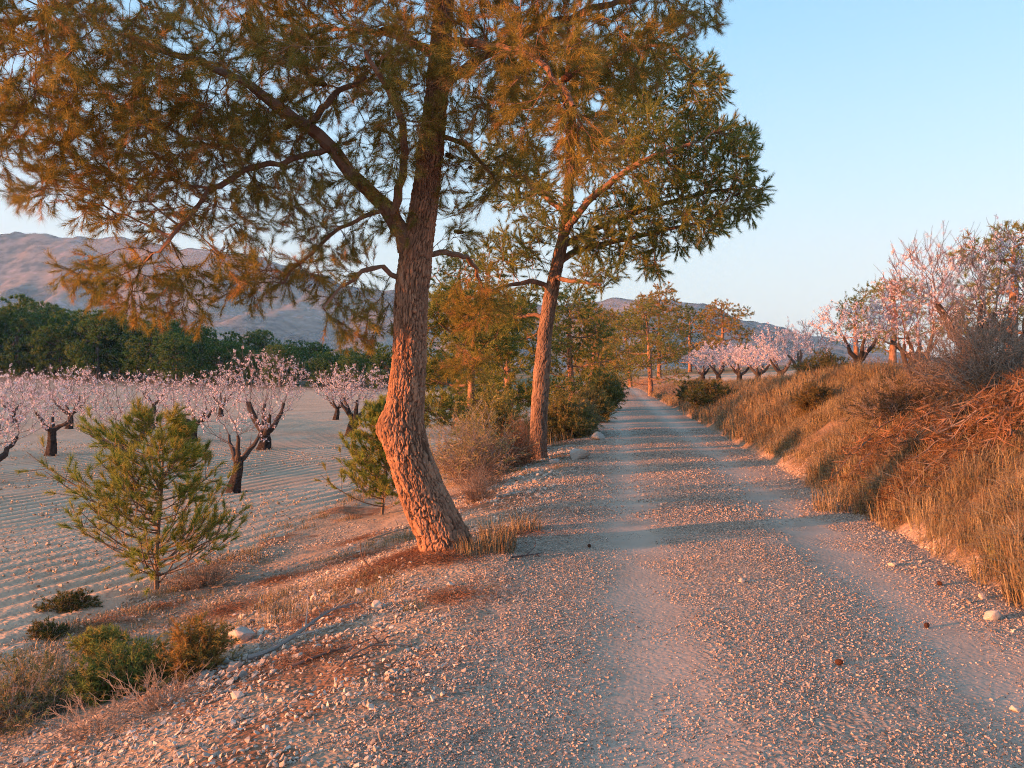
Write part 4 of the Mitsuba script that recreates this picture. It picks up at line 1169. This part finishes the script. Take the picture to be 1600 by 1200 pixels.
shrub('shrub', 'olive bush right of the second pine trunk', (-1.319, 20.500), 0.8, 1.1, 713, 'green', 130, None, cols=[(0.24, 0.21, 0.07), (0.19, 0.18, 0.06), (0.29, 0.22, 0.09)], leaf=0.09)
shrub('shrub', 'brown-green bush nearest the road on the left verge', (-0.896, 21.500), 0.6, 0.9, 714, 'grey', 140, None, cols=[(0.28, 0.22, 0.10), (0.24, 0.20, 0.09)], leaf=0.08)
shrub('shrub', 'dark bush at the road edge behind the brown-green one', (-0.756, 27.000), 0.75, 1.1, 715, 'green', 130, None, cols=[(0.20, 0.18, 0.06), (0.16, 0.16, 0.06), (0.25, 0.20, 0.08)], leaf=0.11)
shrub('shrub', 'rounded dark bush far along the left road edge', (-0.545, 36.000), 0.9, 1.4, 716, 'green', 120, None, cols=[(0.18, 0.17, 0.06), (0.14, 0.15, 0.05)], leaf=0.15)
shrub('shrub', 'last green bush before the left pines', (-0.477, 50.000), 1.0, 1.5, 717, 'green', 100, None, leaf=0.2)
shrub('shrub', 'dry reddish bush low behind the second trunk', (-2.033, 12.600), 0.35, 0.5, 718, 'red', 100, None)
# right bank
shrub('shrub', 'round olive-brown bush on the sunlit grass bank', (4.179, 17.000), 0.42, 0.5, 721, 'green', 130, None, cols=[(0.16, 0.12, 0.05), (0.20, 0.14, 0.06), (0.12, 0.10, 0.045)], leaf=0.06)
brush_heap('rust-red heap of dead pine boughs along the bank top, under the big grey almond', (3.983, 10.300), 0.95, 0.40, 722, 60)
brush_heap('rust-red dead pine boughs hanging over the bank at the right edge', (4.154, 9.000), 0.9, 0.42, 723, 55)
brush_heap('lower heap of rust-red boughs on the bank face beside the trunk shadow', (3.425, 9.200), 0.7, 0.22, 741, 34)
brush_heap('small heap of rust-red boughs below the dark brown bush', (3.681, 11.200), 0.55, 0.22, 743, 24)
shrub('shrub', 'dark brown bush under the tall slender almond', (4.143, 12.200), 0.75, 0.7, 724, 'grey', 160, None, cols=[(0.14, 0.10, 0.06), (0.10, 0.09, 0.05)], leaf=0.05)
shrub('shrub', 'grey-brown dense bush against the almonds at the right edge', (4.870, 10.800), 0.9, 1.0, 725, 'grey', 150, None, cols=[(0.26, 0.19, 0.14), (0.22, 0.16, 0.12)], leaf=0.05)
shrub('shrub', 'tall twiggy grey scrub tangled with the big grey almond', (4.902, 11.600), 0.9, 1.35, 727, 'grey', 130, None, cols=[(0.24, 0.19, 0.15), (0.20, 0.16, 0.13)], leaf=0.05)
shrub('shrub', 'greyish bush on the terrace edge left of the bright almond', (6.114, 24.000), 0.9, 0.8, 726, 'grey', 140, None, leaf=0.09)
for n_, ((u_, d_), lab) in enumerate((((3.709, 46.000), 'purple-brown bush on the far bank under the pale pink almond'), ((3.745, 38.000), 'dry bush halfway along the far bank'), ((3.550, 56.000), 'brown bush beside the golden pine'), ((3.539, 30.000), 'small dark bush low on the far bank'), ((3.234, 74.000), 'scrubby bush at the foot of the far bank'))):
    shrub('shrub', lab, (u_, d_), 0.9, 0.95, 730 + n_, ('dry', 'grey')[n_ % 2], 110, None, leaf=0.14)

# ------------------------------------------------------------------ stones
PALE = [(0.57, 0.48, 0.40), (0.47, 0.39, 0.32), (0.39, 0.32, 0.26), (0.50, 0.40, 0.32), (0.30, 0.25, 0.21)]
GREY = [(0.40, 0.31, 0.25), (0.52, 0.40, 0.32), (0.27, 0.215, 0.18), (0.58, 0.45, 0.36), (0.20, 0.165, 0.14), (0.46, 0.32, 0.24), (0.33, 0.275, 0.24)]


def stone(name, label, at, size, seed, col=(0.46, 0.39, 0.33), sink=0.45, squash=(1, 1, 1)):
    key = numbered(name)
    tag(key, label, 'rock' if name == 'rock' else 'stone')
    v, f = stone_mesh(seed, 2, 0.75)
    s = Soup()
    v = v * np.asarray(squash) * size / 2
    x, y = at
    s.add(v + [x, y, g1(x, y) + size * squash[2] * 0.5 * (0.75 - sink)], f, np.asarray(col) * (0.85 + 0.3 * meshkit.noise(v * 40 / max(size, 0.05) * 0.2, seed))[:, None])
    scene[key] = s.shape('mat_solid', smooth=False)


for i, (at, size, lab) in enumerate((((-2.704, 5.450), 0.24, 'largest white rock lying on the left verge'), ((-2.032, 6.100), 0.13, 'pale rock left of the needle litter under the leaning pine'), ((-1.243, 5.900), 0.10, 'pale stone just below the foot of the leaning pine'),
                                    ((-1.689, 5.500), 0.13, 'pale stone between the white rock and the road'), ((-1.210, 4.150), 0.09, 'rounded white stone at the bottom edge, left of the road'), ((-2.667, 5.900), 0.11, 'pale stone behind the largest white rock'),
                                    ((-2.031, 4.050), 0.10, 'white stone at the bottom of the picture by the dry twigs'), ((0.962, 6.150), 0.07, 'single white stone lying on the gravel of the road'), ((2.603, 5.950), 0.10, 'white stone at the foot of the right bank'),
                                    ((2.431, 5.450), 0.15, 'pale double stone at the foot of the right bank'), ((1.889, 4.000), 0.06, 'white pebble on the road near the right edge'), ((2.293, 6.900), 0.09, 'pale stone at the bank foot beside the trunk shadow'),
                                    ((-0.662, 15.000), 0.5, 'pale boulder at the edge of the road by the olive bush'), ((-0.389, 19.500), 0.45, 'far pale boulder on the left road edge'), ((-1.090, 14.400), 0.26, 'pale block in the stone strip below the second pine'))):
    stone('rock' if size > 0.12 else 'stone', lab, at, size, 800 + i)

rng = np.random.default_rng(31)


def scatter(n, s0, s1, y0, y1, keep=None, power=1.0):
    y = y0 + (y1 - y0) * rng.random(n) ** power
    s = rng.uniform(s0, s1, n)
    x = s + bend(y)
    m = np.ones(n, bool) if keep is None else keep(s, y)
    return np.stack([x[m], y[m]], 1)


def track(s):
    return np.exp(-((s - 0.2) / 0.34) ** 2) + np.exp(-((s - 1.95) / 0.34) ** 2)


def loose(s, y):
    return rng.random(len(s)) > 0.99 * np.clip(track(s) * 1.5, 0, 1) * (0.85 + 0.5 * N2(s, y, 0.8, 71, 2))


coarse = [pebble_patch(0.20, 230, 0.005, 0.022, GREY, 1000 + i) for i in range(6)]
strew('road_gravel', 'loose grey crushed stone lying on the road', coarse, scatter(1500, -1.15, 2.95, 2.6, 9.5, loose, 1.4), 1)
tiny = [pebble_patch(0.22, 60, 0.005, 0.013, GREY, 1020 + i) for i in range(4)]
strew('road_grit', 'fine grit in the wheel tracks of the road', tiny, scatter(520, -0.9, 2.8, 2.6, 7.0, None, 1.4), 2)
middle = [pebble_patch(0.42, 80, 0.014, 0.036, GREY, 1040 + i) for i in range(5)]
strew('far_gravel', 'crushed stone farther along the road', middle, scatter(900, -1.0, 2.95, 9.0, 24.0, loose, 1.3), 3)
chalk = [pebble_patch(0.26, 60, 0.007, 0.042, PALE, 1060 + i, STONES[:6] + CHIPS) for i in range(6)]
strew('verge_stones', 'pale pebbles scattered over the left verge', chalk, np.vstack([scatter(850, -4.8, -0.9, 3.0, 10.0, lambda s, y: N2(s, y, 0.9, 72, 2) > -0.10, 1.3), scatter(160, -3.9, -0.6, 9.5, 22)]), 4)
strew('bank_stones', 'pale stones along the foot of the right bank', chalk, np.vstack([scatter(110, 2.6, 3.25, 4.0, 20), scatter(26, 2.9, 4.6, 4.0, 12)]), 5)
block = [pebble_patch(0.30, 34, 0.02, 0.10, PALE, 1080 + i, STONES) for i in range(4)]
strew('rubble', 'strip of broken white stone on the verge below the second pine', block, np.vstack([scatter(46, -2.3, -1.0, 10.2, 13.5), scatter(30, -1.9, -0.9, 13.5, 18), scatter(20, -3.4, -2.0, 4.4, 6.6)]), 6)
clods = [pebble_patch(0.7, 46, 0.012, 0.07, [(0.40, 0.29, 0.20), (0.50, 0.37, 0.26), (0.34, 0.24, 0.16)], 1100 + i, STONES) for i in range(4)]
strew('field_clods', 'clods and stones on the ploughed soil', clods, scatter(750, -20, -4.2, 5.0, 24.0, lambda s, y: N2(s, y, 0.3, 73, 2) > -0.10, 1.3), 7)

# ------------------------------------------------------------------ grass
STRAW = [(0.25, 0.20, 0.115), (0.30, 0.245, 0.16), (0.21, 0.165, 0.095), (0.24, 0.185, 0.115), (0.15, 0.12, 0.075), (0.19, 0.12, 0.07)]
def patchy(p):
    """Adds a size to every place: the grass stands tall in some patches and short in others."""
    return np.c_[p, 0.62 + 0.9 * sstep(-0.22, 0.22, N2(p[:, 0], p[:, 1], 0.85, 85, 2))]


tuss = [grass_patch(70, 0.11, (0.36, 0.24, 0.30, 0.20, 0.42, 0.26)[i], [STRAW[i], STRAW[(i + 1) % 6], STRAW[(i + 3) % 6]], 1200 + i, 0.0042, 0.75) for i in range(6)]
strew('dry_grass', 'dry orange grass covering the right bank', tuss,
      patchy(np.vstack([np.c_[scatter(2900, 2.95, 6.6, 4.0, 20.0, lambda s, y: N2(s, y, 0.7, 81, 2) > -0.32, 1.15), ], np.c_[scatter(300, 2.8, 3.6, 3.5, 12)]])), 11, (0.55, 1.35), tilt=0.5)
weeds = [grass_patch(40, 0.10, (0.30, 0.22, 0.42, 0.18)[i], [(0.20, 0.20, 0.10), (0.26, 0.23, 0.15), (0.14, 0.15, 0.07), (0.30, 0.20, 0.13)], 1260 + i, 0.005, 1.0) for i in range(4)]
strew('bank_weeds', 'grey-green weeds and bent stalks among the dry grass of the bank', weeds, scatter(420, 2.95, 6.4, 3.8, 24.0, lambda s, y: N2(s, y, 0.6, 84, 2) > 0.0, 1.2), 14, (0.6, 1.3), tilt=0.5)
tussf = [grass_patch(46, 0.24, 0.50, STRAW, 1220 + i, 0.011, 0.6) for i in range(4)]
strew('far_dry_grass', 'dry grass on the far bank', tussf, np.vstack([scatter(1500, 2.9, 7.5, 19.0, 70.0, None, 1.4), scatter(300, -3.5, -1.2, 18, 60)]), 12, (0.6, 1.1), tilt=0.5)
vtuss = [grass_patch(34, 0.09, 0.13, [(0.30, 0.22, 0.13), (0.24, 0.16, 0.09), (0.16, 0.15, 0.06), (0.36, 0.27, 0.17)], 1240 + i, 0.0035, 0.9) for i in range(5)]
strew('verge_grass', 'thin dry grass and weeds on the left verge', vtuss, scatter(1500, -4.8, -0.8, 3.2, 16.0, lambda s, y: N2(s, y, 0.8, 82, 2) > 0.0, 1.2), 13, (0.6, 1.3))


def grass_clump(label, at, high, spread, blades, seed, cols=STRAW):
    key = numbered('grass_clump')
    tag(key, label, 'grass')
    s = grass_patch(blades, spread, high, cols, seed, 0.0045, 0.55)
    x, y = at
    scene[key] = {**s.shape('mat_solid'), 'to_world': T().translate([x, y, g1(x, y)])}


grass_clump('tall orange grass clump at the foot of the leaning pine', (-1.014, 6.850), 0.42, 0.16, 330, 1301)
grass_clump('orange grass tuft spreading left of the tall clump against the bark', (-1.224, 6.750), 0.24, 0.15, 200, 1302)
grass_clump('lower orange grass tuft behind the tall clump', (-0.894, 8.000), 0.28, 0.16, 200, 1303)
grass_clump('small rusty grass tuft below the white rocks', (-2.632, 6.000), 0.16, 0.12, 90, 1304)
grass_clump('small green weed tuft on the verge near the litter', (-1.403, 5.400), 0.09, 0.09, 60, 1305, [(0.13, 0.14, 0.05), (0.2, 0.18, 0.08)])
grass_clump('tall straw tuft standing out at the foot of the right bank', (2.517, 9.600), 0.45, 0.2, 260, 1306)


# rust-red fallen needles under the leaning pine
def litter(key, label, spots, seed):
    TAKEN.add(key)
    rng = np.random.default_rng(seed)
    s = Soup()
    for (cx, cy), rad, n in spots:
        a, r = rng.uniform(0, 2 * np.pi, n), rad * np.abs(rng.normal(0, 0.5, n))
        x, y = cx + r * np.cos(a), cy + r * np.sin(a) * 0.8
        z = ground(x, y) + 0.006 + 0.02 * rng.random(n)
        h = rng.uniform(0, 2 * np.pi, n)
        d = np.stack([np.cos(h), np.sin(h), rng.normal(0.0, 0.22, n)], 1) * rng.uniform(0.04, 0.10, (n, 1))
        w = norm(np.cross(d, rng.normal(0, 0.3, (n, 3)) + [0, 0, 1])) * 0.0022
        c = np.stack([x, y, z], 1)
        v = np.stack([c - d / 2 - w, c - d / 2 + w, c + d / 2], 1).reshape(-1, 3)
        s.add(v, np.arange(3 * n).reshape(-1, 3), np.repeat(np.array([(0.30, 0.13, 0.07), (0.24, 0.11, 0.06), (0.36, 0.18, 0.10)])[rng.integers(0, 3, n)], 3, 0))
    scene[key] = s.shape('mat_solid')
    tag(key, label, kind='stuff')


litter('needle_litter', 'rust-red fallen pine needles heaped left of the leaning trunk', [((-1.897, 6.850), 0.5, 5000), ((-2.024, 6.500), 0.4, 3000), ((-1.463, 6.600), 0.4, 2500), ((-4.221, 6.900), 0.3, 900), ((-3.402, 7.600), 0.5, 1600), ((-1.013, 7.800), 0.6, 1500), ((-3.164, 9.500), 0.6, 1500), ((-2.159, 5.600), 0.6, 2500), ((-1.194, 5.600), 0.5, 1800), ((-3.430, 6.600), 0.6, 2500), ((-2.631, 7.900), 0.7, 2500), ((-1.855, 4.600), 0.5, 1800), ((-4.517, 6.400), 0.6, 1500)], 41)

# ------------------------------------------------------------------ fallen branch, sticks, cones


def branch(key, label, cat, pts, r0, seed, twigs=10, col=(0.25, 0.22, 0.20)):
    key = numbered(key)
    tag(key, label, cat)
    rng = np.random.default_rng(seed)
    c = spline(np.array([(x, y, g1(x, y) + h, r0) for (x, y), h in pts]), 26)
    c[:, 3] = r0 * np.linspace(1, 0.35, 26)
    d = norm(np.gradient(c[:, :3], axis=0))
    s = Soup()
    v, f = sticks(c[:-1, :3], c[1:, :3], c[:-1, 3], c[1:, 3], d[:-1], d[1:], 7)
    s.add(v + 0.25 * r0 * (np.stack([meshkit.noise(v * 60, k) for k in (1, 2, 3)], -1) - 0.5), f, col)
    for _ in range(twigs):
        i = rng.integers(4, 25)
        e = norm(d[i] + rng.normal(0, 0.7, 3) * [1, 1, 0.5] + [0, 0, 0.15])
        L = rng.uniform(0.08, 0.3)
        m = c[i, :3] + e * L * 0.5 + rng.normal(0, 0.015, 3)
        q = np.stack([c[i, :3], m, m + norm(e + rng.normal(0, 0.3, 3)) * L * 0.5])
        dd = norm(np.diff(q, axis=0))
        v, f = sticks(q[:-1], q[1:], [0.006, 0.004], [0.004, 0.002], dd, dd, 4)
        s.add(v, f, np.asarray(col) * rng.uniform(0.8, 1.3))
    scene[key] = s.shape('mat_solid')


branch('fallen_branch', 'grey fallen branch with side twigs lying on the stony verge', 'branch', [((-2.318, 4.750), 0.03), ((-2.127, 4.950), 0.05), ((-2.005, 5.200), 0.09), ((-1.904, 5.500), 0.06)], 0.017, 51, 16)
branch('fallen_branch', 'short dark stick lying among the stones near the bottom', 'branch', [((-1.893, 4.450), 0.02), ((-1.754, 4.550), 0.025), ((-1.630, 4.650), 0.02)], 0.013, 52, 3, (0.16, 0.10, 0.08))
branch('fallen_branch', 'thin twig curving over the stones left of the gravel', 'branch', [((-1.545, 4.300), 0.02), ((-1.460, 4.500), 0.05), ((-1.322, 4.700), 0.02)], 0.006, 53, 4, (0.20, 0.13, 0.10))
branch('bent_stick', 'bent dark stick poking up left of the leaning trunk', 'stick', [((-2.206, 6.950), 0.0), ((-2.295, 7.000), 0.10), ((-2.330, 7.050), 0.24)], 0.010, 54, 1, (0.14, 0.09, 0.07))
branch('fallen_branch', 'pale dead twig lying behind the leaning trunk', 'branch', [((-2.880, 9.000), 0.03), ((-2.667, 9.200), 0.04), ((-2.483, 9.400), 0.02)], 0.012, 55, 4, (0.32, 0.22, 0.15))
branch('fallen_branch', 'dark stick at the foot of the grass clump', 'branch', [((-0.857, 6.600), 0.02), ((-0.710, 6.750), 0.02), ((-0.608, 6.850), 0.02)], 0.009, 56, 2, (0.12, 0.08, 0.07))
for n_, (at, lab) in enumerate((((-0.226, 7.250), 'dark pine cone on the gravel right of the grass clump'), ((1.210, 4.450), 'dark red pine cone lying on the road in the loose gravel'), ((1.955, 5.250), 'dark pine cone on the road near the right bank'), ((2.436, 6.300), 'pine cone at the foot of the right bank grass'))):
    key = numbered('pine_cone')
    tag(key, lab, 'pine cone')
    scene[key] = {**CONE, 'to_world': T().translate([at[0], at[1], g1(*at) + 0.018]).rotate([0, 0, 1], 70.0 * n_).rotate([1, 0, 0], 82).scale(0.62)}
print('triangles outside copies:', COUNT[0])
